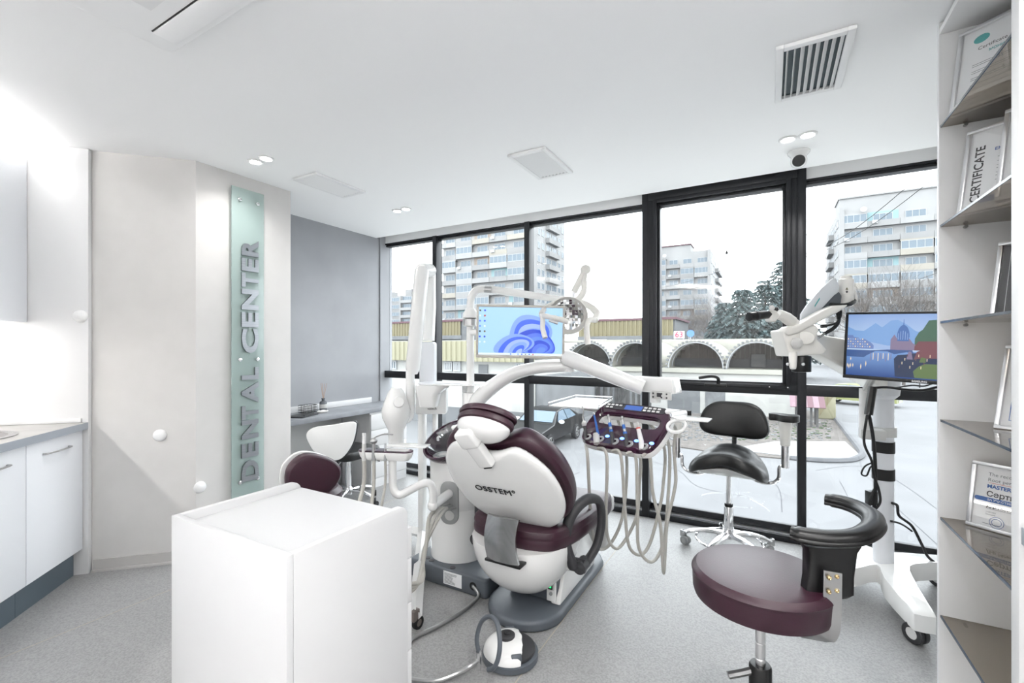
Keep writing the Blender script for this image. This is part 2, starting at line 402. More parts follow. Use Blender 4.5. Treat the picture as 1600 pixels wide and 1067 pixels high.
# ------------------------------------------------------------------ glass sign
sg = thing('wall_sign', 'tall frosted glass sign with upright brushed metal letters DENTAL CENTER', 'sign', (-3.15, 1.845, .31))
MB().box(-3.152, -3.144, 1.734, 1.957, .312, 2.442).build('glass_panel', 'sign_glass', sg, bevel=.001)
for z in (.43, 1.268, 2.36):
    for y in (1.785, 1.908):
        MB().cyl((-3.18, y, z), (-3.134, y, z), .013, n=16).build('standoff', 'chrome', sg, bevel=.002)
def letter(ch, y_lo, y_hi):
    z0 = onX(388, y_hi, -3.14).z; z1 = onX(388, y_lo, -3.14).z
    o = text('letter', ch, .1, Matrix(), 'letter_steel', sg, ext=.005, bold=.004)
    me = o.data
    me.transform(WM[sg])
    xs = [v.co.x for v in me.vertices]; ys = [v.co.y for v in me.vertices]; a, b, c, d = min(xs), max(xs), min(ys), max(ys)
    Mx = frame((-3.137, 1.912, z0), (0, 0, 1), (0, -1, 0)) @ Matrix.Diagonal(((z1-z0)/(b-a), .118/(d-c), 1, 1)) @ T(-a, -c, 0)
    me.transform(WM[sg].inverted() @ Mx)
mat('letter_steel', (.3, .31, .33), .3, metal=1, noise=.12, nscale=5, stretch=(1, 1, 30))
for ch, a, b in (('D', 719, 751), ('E', 692, 714), ('N', 656, 685), ('T', 634, 655), ('A', 597, 630), ('L', 574, 593), ('C', 514, 552), ('E', 488, 511), ('N', 452, 484), ('T', 427, 449), ('E', 404, 424), ('R', 374, 400)):
    letter(ch, a, b)
# white dome knobs
def dome(p, n, label):
    m = MB(aim(p, V(p)+V(n))); m.lathe([(.037, 0), (.037, .004), (.034, .012), (.026, .019), (.014, .024), (.001, .0255)], 28)
    tag(m.build('wall_dome', 'white_matte'), label, 'knob', 'round white wall knobs')
kx = (KM @ V((1, 0, 0, ))-KM @ V((0, 0, 0))).normalized()
def onK(px, py, lx):
    o = KM @ V((lx, 0, 0)); r = at(px, py, 1)-V((0, 0, HC)); t = (o-V((0, 0, HC))).dot(kx)/r.dot(kx); return V((0, 0, HC))+r*t
dome(onK(126, 494, .037), kx, 'round white dome knob high on the kitchen end panel')
dome(onK(250, 680, 0), kx, 'round white dome knob on the plain angled wall')
dome(onX(312, 761, -3.18), (1, 0, 0), 'round white dome knob low on the sign wall')

# ------------------------------------------------------------------ kitchenette
tag(MB(KM).box(.001, .036, -.61, .02, 0, CE-.003).build('end_panel', 'white_laminate', bevel=.001), 'tall white end panel standing beside the sink worktop', 'panel')
def base_unit(x0, x1, hx, label):
    t = thing('base_cabinet', label, 'cabinet', KM @ T((x0+x1)/2, -.3, 0), 'kitchenette base cabinets')
    MB(KM).box(x0, x1, -.6, -.025, .15, .862).build('carcass', 'white_laminate', t)
    d = MB(KM).box(x0+.0015, x1-.0015, -.024, -.005, .155, .858).build('door', 'cabinet_door', t, bevel=.001)
    m = MB(KM); pts = spline([(hx-.1, -.005, .79), (hx-.085, .016, .79), (hx, .024, .79), (hx+.085, .016, .79), (hx+.1, -.005, .79)], 5)
    m.tube(pts, [.007]*len(pts), 8, sy=.55); m.build('handle', 'satin_metal', d)
    MB(KM).box(x0, x1, -.6, -.05, 0, .149).build('plinth', 'kick_metal', t)
base_unit(.04, .48, .265, 'white base cabinet next to the tall end panel')
base_unit(.482, .92, .70, 'white base cabinet farther from the tall end panel')
base_unit(.922, 1.52, 1.2, 'white base cabinet third from the tall end panel')
base_unit(1.522, 2.9, 2.2, 'white base cabinet fourth from the tall end panel')
base_unit(2.902, 4.35, 3.6, 'white base cabinet fifth from the tall end panel')
mb = MB(KM); sx, sy, ax, ay = .66, -.30, .28, .21
mb.box(.038, 4.4, -.61, .02, .866, .904)
wt = tag(mb.build('worktop', 'worktop_grey', bevel=.001), 'grey stone-look worktop along the kitchenette', 'worktop')
MB(KM).box(.04, 4.4, .0205, .0225, .865, .905).build('front_edge', 'worktop_edge', wt)
MB(KM).box(.037, .05, -.6, -.01, .9045, .93).build('upstand', 'white_laminate', wt, bevel=.003)
mat('sink_dark', srgb(120, 116, 112), .25, metal=1)
t = thing('sink', 'round stainless steel sink set into the grey worktop', 'sink', KM @ T(.5, -.3, .904))
MB(KM @ T(.5, -.3, .905)).lathe([(.235, 0), (.235, .004), (.215, .007), (.2, .003)], 40, caps=False).build('rim', 'brushed_steel', t)
MB(KM @ T(.5, -.3, .905)).lathe([(.2, .003), (.19, .0005), (.03, .0004)], 40).build('bowl', 'sink_dark', t)
t = thing('wall_cabinet', 'grey-white wall cabinet hung above the kitchenette worktop', 'cabinet', KM @ T(.35, -.44, 1.5))
MB(KM).box(.038, 4.4, -.61, -.29, 1.5, 2.45).build('carcass', 'white_laminate', t)
for a, b in ((.04, .638), (.641, 1.24), (1.243, 1.85), (1.853, 2.45), (2.453, 3.05), (3.053, 3.65), (3.653, 4.3)):
    MB(KM).box(a, b, -.289, -.27, 1.497, 2.452).build('door', 'cabinet_door', t, bevel=.001)
for nm, z, up, wv in (('cabinet_top_light', 2.456, True, STRIP_W), ('under_cabinet_light', 1.49, False, STRIP_W*.2)):
    t = thing(nm, 'glowing light strip on top of the wall cabinet' if up else 'glowing light strip under the wall cabinet', 'lamp', KM @ T(2.2, -.4, z))
    yy = -.36 if up else -.45
    MB(KM).box(.06, 4.3, yy-.012, yy+.012, z-.004, z+.004).build('strip', 'strip_glow', t)
    l = lamp('strip_lamp', (0, 0, 0), 4.2, wv, size_y=.03)
    l.matrix_basis = KM @ T(2.17, yy, z+(.012 if up else -.012)) @ (R(180, 'X') if up else Matrix())
# ------------------------------------------------------------------ outside
G = -2.65
mat('asphalt', srgb(98, 99, 101), .9, noise=.1, nscale=.6)
mat('concrete', srgb(123, 123, 123), .9, noise=.12, nscale=.25)
mat('concrete_light', srgb(133, 133, 133), .9, noise=.08, nscale=.3)
mat('concrete_cream', srgb(134, 130, 122), .9, noise=.06, nscale=.3)
mat('brick_tone', srgb(125, 114, 105), .9, noise=.1, nscale=2)
mat('turquoise_paint', srgb(114, 139, 143), .8)
mat('dark_recess', srgb(50, 50, 52), .8)
mat('far_glass', srgb(85, 98, 108), .2)
mat('far_frame', srgb(154, 156, 158), .6)
mat('plaster_white', srgb(158, 158, 155), .9, noise=.08, nscale=1.2)
mat('plaster_grey', srgb(100, 102, 104), .9, noise=.15, nscale=1.5)
mat('yellow_metal', srgb(127, 124, 102), .6)
mat('ochre_metal', srgb(108, 101, 76), .6)
mat('pink_trim', srgb(84, 56, 64), .7)
mat('roof_cream', srgb(144, 143, 135), .7, noise=.06, nscale=2)
mat('plank_grey', srgb(73, 73, 73), .9, noise=.25, nscale=3)
mat('plank_brown', srgb(62, 55, 50), .9, noise=.2, nscale=3)
mat('soil', srgb(86, 82, 79), 1, noise=.25, nscale=3)
mat('weed', srgb(62, 75, 54), .9)
mat('kerb_stone', srgb(83, 84, 87), .9, noise=.1, nscale=3)
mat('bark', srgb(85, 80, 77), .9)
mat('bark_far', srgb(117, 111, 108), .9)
mat('needles', srgb(69, 85, 86), .8, noise=.3, nscale=.8)
mat('antenna', srgb(150, 152, 155), .6)
gd = struct(MB().prism([(-320, 3.9), (200, 3.9), (200, 420), (-320, 420)], G-.3, G).build('ground', 'asphalt', smooth=False))
struct(MB().box(-5.2, 1.1, 3.8, 3.88, G, 0).build('wall_facade_below', 'concrete', smooth=False))
mat('bounce_paving', srgb(212, 212, 210), .9, noise=.06, nscale=2)
struct(MB().box(-45, 30, 3.95, 9.4, G, G+.06).build('bounce_apron', 'bounce_paving', smooth=False))  # unseen pale apron added to bounce daylight onto the ceiling
PM = {}
def pane_mesh(key, fn, m):
    if key not in PM:
        mb = MB(); fn(mb); me = bpy.data.meshes.new(key[0])
        me.from_pydata([tuple(p) for p in mb.v], [], mb.f); me.materials.append(M_(m)); PM[key] = me
    return PM[key]
def win_part(parent, root, x, y, z, wd, ht, n, side=False):
    """window with frame and pane: faces -Y, or +X / -X when side is set"""
    def fr(mb):
        t = .07
        mb.box(0, wd, -.06, .06, 0, t).box(0, wd, -.06, .06, ht-t, ht)
        for i in range(n+1):
            xx = (wd-t)*i/n; mb.box(xx, xx+t, -.06, .06, t, ht-t)
    def pn(mb): mb.box(.03, wd-.03, -.02, .02, .03, ht-.03)
    k = (round(wd, 2), round(ht, 2), n)
    o = bpy.data.objects.new('window', pane_mesh(('window_frame',)+k, fr, 'far_frame')); C.objects.link(o); o.parent = parent
    p = bpy.data.objects.new('pane', pane_mesh(('pane',)+k, pn, 'far_glass')); C.objects.link(p); p.parent = o
    Wm = T(x, y, z)
    if side: Wm = Wm @ R(90)
    o.matrix_basis = WM[root].inverted() @ Wm
    return o
def tower(label, X0, X1, Yf, Yb, top, fl0, nfl, bays, sideX, sbays, seed, fh=2.8, roof=True):
    rn = random.Random(seed)
    t = thing('apartment_tower', label, 'building', ((X0+X1)/2, (Yf+Yb)/2, G), 'apartment towers beyond the yard')
    MB().box(X0, X1, Yf, Yb, G, top).build('wall', 'concrete_light', t, smooth=False)
    sg = 1 if sideX > 0 else -1; xs = X1 if sg > 0 else X0
    # vertical corner fin
    fx = X1-.6 if sg > 0 else X0
    MB().box(fx-.05, fx+.65, Yf-1.0, Yf+.4, G, top).build('corner_fin', 'concrete_light', t, smooth=False)
    W = X1-X0; tot = sum(b for b in bays)
    for k in range(nfl):
        z = fl0-k*fh
        x = X0
        for j, b in enumerate(bays):
            w_ = W*b/tot
            colr = rn.choice(['concrete', 'concrete', 'concrete_light', 'concrete', 'concrete_light', 'concrete_cream' if rn.random() < .4 else 'concrete'])
            MB().box(x+.03, x+w_-.03, Yf-.9, Yf-.75, z, z+1.05).box(x+.03, x+w_-.03, Yf-.75, Yf, z, z+.15).build('balcony', colr, t, smooth=False)
            st = rn.random(); n = max(2, int(w_/1.0))
            if st < .42:       # glazed in at the parapet
                win_part(t, t, x+.12, Yf-.82, z+1.06, w_-.24, 1.45, n)
                MB().box(x+.03, x+w_-.03, Yf-.88, Yf, z+2.52, z+fh).build('lintel', colr, t, smooth=False)
            else:
                c2 = 'turquoise_paint' if rn.random() < .12 else ('brick_tone' if rn.random() < .1 else None)
                if c2: MB().box(x+.05, x+w_-.05, Yf-.05, Yf-.01, z+.15, z+fh).build('back_wall', c2, t, smooth=False)
                m = max(1, int(w_/3.2))
                for q in range(m):
                    ww = w_/m*.62; win_part(t, t, x+w_/m*(q+.19), Yf-.07, z+1.0, ww, 1.4, 2 if ww < 2.3 else 3)
                if rn.random() < .25: MB().box(x+.6, x+1.4, Yf-1.25, Yf-.9, z+.5, z+1.05).build('air_unit', 'far_frame', t, smooth=False)
            x += w_
        D = Yb-Yf; y = Yf+1
        for j, b in enumerate(sbays):
            d_ = (D-1)*b/sum(sbays)
            if (j+1) % 2 == 0:
                xa, xb = (xs, xs+.9) if sg > 0 else (xs-.9, xs)
                MB().box(xa, xb, y+.1, y+d_-.1, z, z+1.05).build('balcony', 'concrete', t, smooth=False)
                for q in range(2): win_part(t, t, xs+.05*sg, y+.3+q*d_*.48, z+1.05, d_*.4, 1.4, 3, True)
            else:
                for q in range(2): win_part(t, t, xs+.05*sg, y+.5+q*d_*.45, z+1.0, d_*.28, 1.4, 2, True)
            y += d_
    if roof:
        r = MB().box(X0+.0, X1-5, Yf+.2, Yf+6, top, top+1.9).build('roof_house', 'concrete_light', t, smooth=False)
        MB().box(X0-.2, X1-4.8, Yf-.1, Yf+6.2, top+1.9, top+2.15).build('roof_slab', 'pink_trim' if seed == 2 else 'concrete', r, smooth=False)
        an = MB(); ax = (X0+X1)/2+1 if sg > 0 else X0+4.5
        an.cyl((ax, Yf+2, top), (ax, Yf+2, top+7), .12, n=6)
        for q in range(5):
            an.box(ax-.6+.2*q, ax-.45+.2*q, Yf+1.9, Yf+2.1, top+4+.5*q, top+5.6+.4*q)
        an.cyl((ax-1, Yf+2, top+5), (ax+1, Yf+2, top+5), .05, n=5).cyl((ax-3, Yf+2, top), (ax-3, Yf+2, top+3.5), .06, n=5).cyl((ax+3.4, Yf+2, top), (ax+3.4, Yf+2, top+4), .06, n=5)
        an.build('antenna_mast', 'antenna', r)
        MB(aim((X0+3.5, Yf-1, top-.8), (X0+3.5, Yf-2, top-.5))).lathe([(.02, 0), (.35, .1), (.5, .22)], 14).build('satellite_dish', 'far_frame', t)
    return t
tower('tall grey apartment tower behind the dental unit screen', -64.4, -41.4, 82.2, 98, 33, 23.6+5.6, 11, [4.2, 4.5, 4.5, 4.5, 6], 1, [3, 4, 3], 1, roof=False)
tower('distant apartment tower seen through the opened casement window frame', -28.5, -13.5, 130.2, 155, 27.2, 22.9, 9, [3.5, 3.2, 3.2, 3.6], 1, [3, 4], 2)
tower('broad apartment tower seen above the microscope screen', 11.5, 34, 105.3, 128, 27.4, 23.4, 10, [3.6, 4, 4, 4, 4], -1, [3, 3, 3], 3)
# long low block far away
q0 = at(560, 505, 190); q1x = onY(705, 505, q0.y).x
t = thing('apartment_block', 'long low apartment block far behind the yellow sheds', 'building', ((q0.x+q1x)/2, q0.y+6, G))
zt = 1.35+76/711*190
MB().box(q0.x, q1x, q0.y, q0.y+12, G, zt).build('wall', 'concrete', t, smooth=False)
nb = 8; wb_ = (q1x-q0.x)/nb
for k in range(4):
    for j in range(nb):
        z = zt-3-k*2.9
        if j % 2: win_part(t, t, q0.x+wb_*j+.4, q0.y-.06, z+.9, wb_-.8, 1.5, 4)
        else:
            MB().box(q0.x+wb_*j, q0.x+wb_*(j+1)-.3, q0.y-1, q0.y, z, z+1.1).build('balcony', 'concrete_light', t, smooth=False)
            win_part(t, t, q0.x+wb_*j+.6, q0.y-.06, z+1.1, wb_-1.5, 1.4, 5)
for j in range(0, nb+1, 2): MB().box(q0.x+wb_*j-.3, q0.x+wb_*j+.3, q0.y-1.05, q0.y, G, zt).build('pier', 'concrete_light', t, smooth=False)
for j, (a, hh) in enumerate(((8, 2), (13, 2.2), (24, 2.6), (29, 4), (33, 2.8))): MB().box(q0.x+a, q0.x+a+3.5, q0.y+2, q0.y+6, zt, zt+hh).build('roof_box', 'concrete', t, smooth=False)

def corr(mb, x0, x1, y, z0, z1, pitch, depth, th=.03):
    n = int((x1-x0)/pitch); ring0 = []
    for i in range(n):
        a = x0+i*pitch
        ring0 += [(a, y), (a+pitch*.38, y), (a+pitch*.5, y-depth), (a+pitch*.88, y-depth)]
    back = [(p[0], p[1]+th) for p in reversed(ring0)]
    poly = ring0+back
    mb.loft([[(p[0], p[1], z0) for p in poly], [(p[0], p[1], z1) for p in poly]], caps=False); return mb
# yellow metal shed with a white wall
xe = onY(835, 600, 19.2).x
t = thing('metal_shed', 'white walled shed with a pale yellow corrugated fascia at its roof', 'shed', (-18, 22, G))
MB().box(-42, xe, 19.2, 25, G, .75).build('wall', 'plaster_white', t, smooth=False)
corr(MB(), -42, xe+.3, 18.75, .66, 1.68, .32, .06).build('fascia', 'yellow_metal', t, smooth=False)
MB().box(-42, xe+.3, 18.8, 25, 1.66, 1.72).build('roof', 'roof_cream', t, smooth=False)
for px0, px1 in ((566, 573), (590, 599), (605, 620), (655, 660), (695, 707), (709, 720), (806, 822)):
    a = onY(px0, 575, 19.15).x; b = onY(px1, 575, 19.15).x
    win_part(t, t, a, 19.15, .12, b-a, .5, 4)
for px0, px1 in ((748, 762),):
    a = onY(px0, 575, 19.15).x; b = onY(px1, 575, 19.15).x; MB().box(a, b, 19.12, 19.2, .05, .5).build('shutter', 'plaster_grey', t, smooth=False)
MB().box(-42, xe, 19.14, 19.2, G, G+.9).build('plinth', 'plaster_grey', t, smooth=False)
mat('graffiti_cyan', srgb(60, 190, 205), .8); mat('graffiti_pink', srgb(214, 90, 130), .8)
g0 = onY(718, 645, 19.15); text('graffiti', 'EUR APU', .5, frame((g0.x, 19.18, g0.z), (1, 0, 0), (0, 0, 1)), 'graffiti_pink', t, ext=.002)
g0 = onY(662, 663, 19.15); text('graffiti', 'YLI', .9, frame((g0.x, 19.17, g0.z), (1, 0, 0), (0, 0, 1)), 'graffiti_cyan', t, ext=.002, bold=.02)
# ochre sheds further back
def ochre(px0, px1, ytop, ybot, Y, label):
    a, b = onY(px0, 520, Y), onY(px1, 520, Y); m = (px0+px1)/2; z1 = onY(m, ytop, Y).z; z0 = onY(m, ybot, Y).z
    t = thing('ochre_shed', label, 'shed', ((a.x+b.x)/2, Y+4, G))
    corr(MB(), a.x, b.x, Y-.2, z0, z1, .5, .09).build('fascia', 'ochre_metal', t, smooth=False)
    MB().box(a.x, b.x, Y, Y+9, G, z1).build('wall', 'plaster_grey', t, smooth=False)
    MB().box(a.x-.2, b.x+.2, Y-.35, Y+9, z1, z1+.25).build('roof_edge', 'pink_trim', t, smooth=False)
    MB().box(a.x, b.x, Y-.5, Y-.1, z0-.5, z0).build('gutter', 'plaster_grey', t, smooth=False)
ochre(560, 722, 505, 525, 48, 'ochre corrugated shed behind the pale yellow shed')
ochre(905, 1055, 501, 525, 52, 'ochre corrugated shed with red edge behind the arched hangar')
# arched hangar
YH = 30
t = thing('arched_hangar', 'row of cream barrel vaults over open arches across the yard', 'shed', (-6, 33, G))
cx_ = [onY(p, 555, YH).x for p in (846, 919, 992, 1086, 1182, 1281)]
zs, zr = .085, 1.62
for i, c in enumerate(cx_[:-1] if False else cx_[:5]):
    r = 1.62
    def arc(rad, y, zz=zr, n=22): return [(c+rad*math.cos(PI*k/n), y, zs+(zz+rad-r)*math.sin(PI*k/n)) for k in range(n+1)]
    m = MB()
    m.loft([arc(r+.06, YH)+list(reversed(arc(r, YH))), arc(r+.06, YH+7.5)+list(reversed(arc(r, YH+7.5)))])
    v = m.build('vault', 'roof_cream', t)
    m = MB()
    for k in range(23):
        a = PI*k/22; R_ = r+.06; x, z = c+(R_+.02)*math.cos(a), zs+(zr+.08)*math.sin(a)
        m.box(x-.07, x+.07, YH-.12, YH+.02, z-.06, z+.06)
    m.build('sheet_teeth', 'plaster_grey', t, smooth=False)['kind'] = 'stuff'
    for yy in (YH+.0, YH+1.2):
        m = MB(); m.tube(arc(r-.04, yy), .04, 6); m.build('rib', 'far_frame', t)
    # plank screen inside
    for k in range(11):
        xa = c-1.55+k*.284; hh = zs+zr*math.sqrt(max(0, 1-((xa+.14-c)/r)**2))
        MB().box(xa, xa+.27, YH+2.6+(k % 2)*.02, YH+2.66, zs-.1, hh-.08).build('plank', 'plank_brown' if i > 2 else 'plank_grey', t, smooth=False)
    MB().box(c-1.6, c+1.6, YH+2.3, YH+2.5, zs-.1, zs+.55).build('low_screen', 'dark_recess', t, smooth=False)
    if i == 4:
        MB().box(c-.35, c+.45, YH+2.0, YH+2.3, zs+.05, zs+.85).build('fan_unit', 'plank_grey', t, bevel=.03)
MB().box(-16, 1.4, YH-.25, YH+7, zs-.28, zs-.02).build('ledge', 'roof_cream', t, smooth=False)
MB().box(-16, 1.4, YH-.1, YH+7, G, zs-.28).build('wall', 'plaster_white', t, smooth=False)
MB().box(-20, 1.75, YH+7.6, YH+8, G, 2.0).build('back_wall', 'roof_cream', t, smooth=False)
for k, (xa, wd) in enumerate(((-5.6, 1.9), (-3.4, 1.1))):
    MB().box(xa, xa+wd, YH-.14, YH-.09, G+.0, G+2.0).build('door_panel', 'plaster_grey', t, smooth=False)
# plank fence left of the hangar
xa, xb = onY(838, 620, 27).x, onY(1004, 620, 27).x
t = thing('plank_fence', 'weathered grey upright plank fence behind the parked black car', 'fence', ((xa+xb)/2, 27, G))
nn = 46; pw = (xb-xa)/nn
for k in range(nn):
    hh = onY(900, 600, 27).z+random.uniform(-.15, .25); dy = random.uniform(-.03, .03)
    MB().box(xa+k*pw, xa+(k+.92)*pw, 27+dy, 27.05+dy, G, hh).build('plank', random.choice(['plank_grey', 'plank_grey', 'plaster_grey']), t, smooth=False)
MB().box(xa, xb, 27.06, 27.15, G+1, G+1.15).build('rail', 'plank_grey', t, smooth=False)
t = tag(MB().box(xe+.02, xe+.4, 19.3, 26.5, G, .0).build('side_wall', 'plaster_grey', smooth=False), 'grey concrete wall running back behind the parked black car', 'wall', kind='structure')
# yellow kiosk, shelter with pink roof
def gp(px, py): return onZ(px, py, G)
a = gp(1277, 655)
t = thing('yellow_booth', 'pale yellow metal booth by the roadside kerb', 'booth', (a.x+.4, a.y+.5, G))
MB().box(a.x, a.x+.85, a.y, a.y+1, G+.05, G+1.75).build('body', 'yellow_metal', t, bevel=.03)
MB().prism([(a.x+.1, G+.2)]+[(a.x+.42+.32*math.cos(PI*k/8), G+1.3+.3*math.sin(PI*k/8)) for k in range(9)]+[(a.x+.1, G+.2)][:0]+[(a.x+.1, G+.2)], a.y-.02, a.y-.002, 'Y').build('door', 'ochre_metal', t)
a = gp(1262, 668)
t = thing('wooden_shelter', 'small wooden shelter with striped pink roof beside the yellow booth', 'shelter', (a.x, a.y+.5, G))
for dx, dy in ((-.5, 0), (.35, 0), (-.5, 1), (.35, 1), (.1, 0)): MB().box(a.x+dx, a.x+dx+.1, a.y+dy, a.y+dy+.1, G, G+1.15).build('post', 'plank_grey', t)
for k in range(6):
    x = a.x-.75+k*.25
    MB(T(x, a.y-.25, G+1.02) @ R(24, 'X')).box(0, .24, 0, 1.7, 0, .03).build('roof_strip', 'pink_trim' if k % 2 else 'pink_pale', t, smooth=False) if 'pink_pale' in MATS else (mat('pink_pale', srgb(112, 90, 98), .7), MB(T(x, a.y-.25, G+1.02) @ R(24, 'X')).box(0, .24, 0, 1.7, 0, .03).build('roof_strip', 'pink_pale', t, smooth=False))
# soil patch, kerb, litter
def slab(pts, z0, z1, name, m, label=None, cat=None, kind=None):
    P = [gp(*p) for p in pts]
    o = MB().prism([(p.x, p.y) for p in P], z0, z1).build(name, m, smooth=False)
    return tag(o, label, cat, kind=kind)
slab([(1345, 712), (1325, 722), (1240, 719), (1120, 708), (1000, 690), (940, 660), (1010, 645), (1195, 650), (1262, 642), (1299, 650)], G, G+.04, 'soil_patch', 'soil', 'bare soil verge with litter along the hangar wall', 'soil', 'structure')
slab([(1342, 712), (1325, 719), (1240, 716), (1140, 704), (1210, 692), (1320, 692)], G+.04, G+.07, 'paved_corner', 'concrete_light', 'pale concrete corner slab inside the kerb', 'pavement', 'structure')
kp = [gp(*p) for p in ((1297, 646), (1310, 662), (1330, 688), (1343, 705), (1346, 713), (1338, 719), (1322, 722), (1280, 722), (1235, 718))]
m = MB(); m.tube(spline([(p.x, p.y, G+.05) for p in kp], 4), .11, 6); tag(m.build('kerb', 'kerb_stone'), 'curved grey kerb stone edge at the road corner', 'kerb', kind='structure')
m = MB(); w_ = MB()
for k in range(700):
    px = random.uniform(1015, 1300); py = random.uniform(655, 690)
    p = gp(px, py); s = random.uniform(.02, .08)
    tgt = w_ if (random.random() < .45 and px > 1150) else m
    tgt.M = T(p.x, p.y, G+.05) @ R(random.uniform(0, 180)) @ R(random.uniform(-20, 20), 'X'); tgt.box(-s, s, -s*.6, s*.6, -.02, s*.35)
tag(m.build('litter', 'plaster_grey', smooth=False), 'scattered pale rubble and litter on the soil verge', 'litter', kind='stuff')
tag(w_.build('weeds', 'weed', smooth=False), 'low green weeds growing on the soil verge', 'weeds', kind='stuff')

mat('crack_shadow_line', srgb(70, 70, 74), .9)
for pts in ([(1392, 786), (1425, 815), (1470, 856)], [(1394, 746), (1430, 770), (1470, 800)], [(1312, 752), (1322, 770), (1330, 792)], [(1010, 718), (1060, 735), (1090, 760), (1160, 775)], [(1275, 735), (1330, 728), (1390, 733)], [(860, 735), (890, 742), (905, 738)], [(1180, 735), (1215, 760), (1222, 800)]):
    P = [gp(*p)+V((0, 0, .004)) for p in pts]
    m = MB(); m.tube(spline(P, 4), .010, 4, sy=.2); m.build('crack_shadow_line', 'crack_shadow_line', gd)  # road cracks, plus a shadow line painted as a dark strip
# ------------------------------------------------------------------ parked cars
mat('car_black', srgb(15, 16, 18), .3, spec=.3, coat=.1); mat('car_yellow', srgb(127, 131, 84), .3, coat=.4)
mat('car_glass', srgb(90, 104, 116), .15, spec=.2); mat('tyre', srgb(26, 26, 28), .7); mat('headlamp', (.8, .83, .86), .1)
def car(label, M, paint):
    t = thing('parked_car', label, 'car', M)
    W2 = .9
    prof = [(0, .32), (.02, .62), (.25, .80), (1.25, .95), (1.35, .97), (2.05, 1.38), (2.6, 1.45), (3.3, 1.42), (4.05, 1.05), (4.65, 1.0), (4.78, .75), (4.75, .34)]
    def sec(y, inset):
        return [(x, y, z) for x, z in prof]
    def ringat(f):
        out = []
        for y, z in prof:
            top = max(0, (z-.95)/.5); hw = W2*(1-.28*top)
            if y < .3: hw *= .86+.14*min(1, y/.3)
            if y > 4.5: hw *= .93
            out.append((f*hw, y, z))
        return out
    m = MB(M); fs = [-1, -.96, -.5, 0, .5, .96, 1]
    rings = [[(p[0]*1.0, p[1], p[2]-(.03 if abs(f) == 1 and p[2] > .4 else 0)) for p in ringat(f)] for f in fs]
    m.loft(rings); m.build('body', paint, t, ang=25)
    def q(pts, name, mt):
        n = (V(pts[1])-V(pts[0])).cross(V(pts[2])-V(pts[0])).normalized()*.012
        MB(M).loft([[V(p)-n for p in pts], [V(p)+n for p in pts]]).build(name, mt, t)
    q([(-.74, 1.42, 1.015), (.74, 1.42, 1.015), (.63, 2.02, 1.365), (-.63, 2.02, 1.365)], 'windscreen', 'car_glass')
    q([(-.72, 3.98, 1.09), (.72, 3.98, 1.09), (.63, 3.36, 1.40), (-.63, 3.36, 1.40)], 'rear_window', 'car_glass')
    for s in (-1, 1):
        q([(s*.86, 1.72, 1.02), (s*.68, 2.14, 1.36), (s*.68, 2.62, 1.40), (s*.865, 2.62, 1.02)], 'side_window', 'car_glass')
        q([(s*.865, 2.70, 1.02), (s*.68, 2.70, 1.40), (s*.70, 3.25, 1.36), (s*.86, 3.6, 1.05)], 'side_window', 'car_glass')
        for k, (x, r) in enumerate(((.68, .16), (.42, .12))):
            MB(M).ell((s*x, .1, .66), (r, .07, .1), 16, 8).build('headlamp', 'headlamp', t)
        mm = MB(M).ell((s*1.0, 1.75, 1.02), (.13, .07, .08), 14, 8).build('mirror', paint if paint == 'car_yellow' else 'headlamp', t)
        for y in (.95, 3.75):
            wq = MB(M @ T(s*.8, y, .32) @ R(90, 'Y')).lathe([(.2, -.1), (.31, -.1), (.325, -.06), (.325, .06), (.31, .1), (.2, .1)], 28, caps=False).build('tyre', 'tyre', t)
            m = MB(M @ T(s*.885, y, .32) @ R(90, 'Y')); m.lathe([(.21, -.02), (.21, .02), (.19, .025), (.19, -.02)], 24, caps=False)
            for k in range(5):
                K = m.M; m.M = K @ R(72*k); m.box(-.03, .03, 0, .2, -.01, .015); m.M = K
            m.build('rim', 'satin_metal', wq)
    MB(M).box(-.35, .35, -.02, .03, .5, .74).build('grille', 'satin_metal', t, bevel=.02)
    MB(M).box(-.26, .26, -.035, -.015, .36, .47).build('number_plate', 'paper', t)
    return t
car('black saloon car parked in the yard beyond the window', T(-8.25, 15.1, G), 'car_black')
a = gp(1412, 640)
car('pale yellow car parked far down the road', T(a.x, a.y+1, G) @ R(68), 'car_yellow')

# ------------------------------------------------------------------ trees, poles and wires
def bare_tree(px, d, ytop, label, seed, lvl=7, mt='bark', spread=1.15):
    rn = random.Random(seed); b = at(px, 600, d); b.z = G; H = at(px, ytop, d).z-G
    t = thing('bare_tree', label, 'tree', b, 'leafless winter trees')
    tr, br = MB(), MB()
    def grow(p, dr, L, r, k):
        q = p+dr*L; mid = p+dr*L*.5+V((rn.uniform(-1, 1), rn.uniform(-1, 1), 0))*L*.05
        (tr if k < 2 else br).tube([p, mid, q], [r, r*.85, r*.68], 5 if k < 3 else 3)
        if k >= lvl: return
        n = 3 if k < 4 else rn.choice((2, 3))
        for i in range(n):
            ax = V((rn.uniform(-1, 1), rn.uniform(-1, 1), rn.uniform(-.3, .5))).normalized()
            nd = (dr*1.0+ax*rn.uniform(.45, .85)*spread+V((0, 0, .10))).normalized()
            grow(p.lerp(q, rn.uniform(.7, 1) if i else 1), nd, L*rn.uniform(.76, .95), r*.64, k+1)
    grow(V(b), V((rn.uniform(-.05, .05), rn.uniform(-.05, .05), 1)).normalized(), H*.2, H*.012, 0)
    tr.build('trunk', mt, t); o = br.build('twigs', mt, t); o['kind'] = 'stuff'
    return t
bare_tree(1358, 52, 405, 'bare winter tree left of the street lamp before the broad tower', 11)
bare_tree(1412, 48, 408, 'bare winter tree next to the street lamp before the broad tower', 12)
bare_tree(1462, 55, 415, 'bare winter tree right of the street lamp, half hidden by shelves', 13)
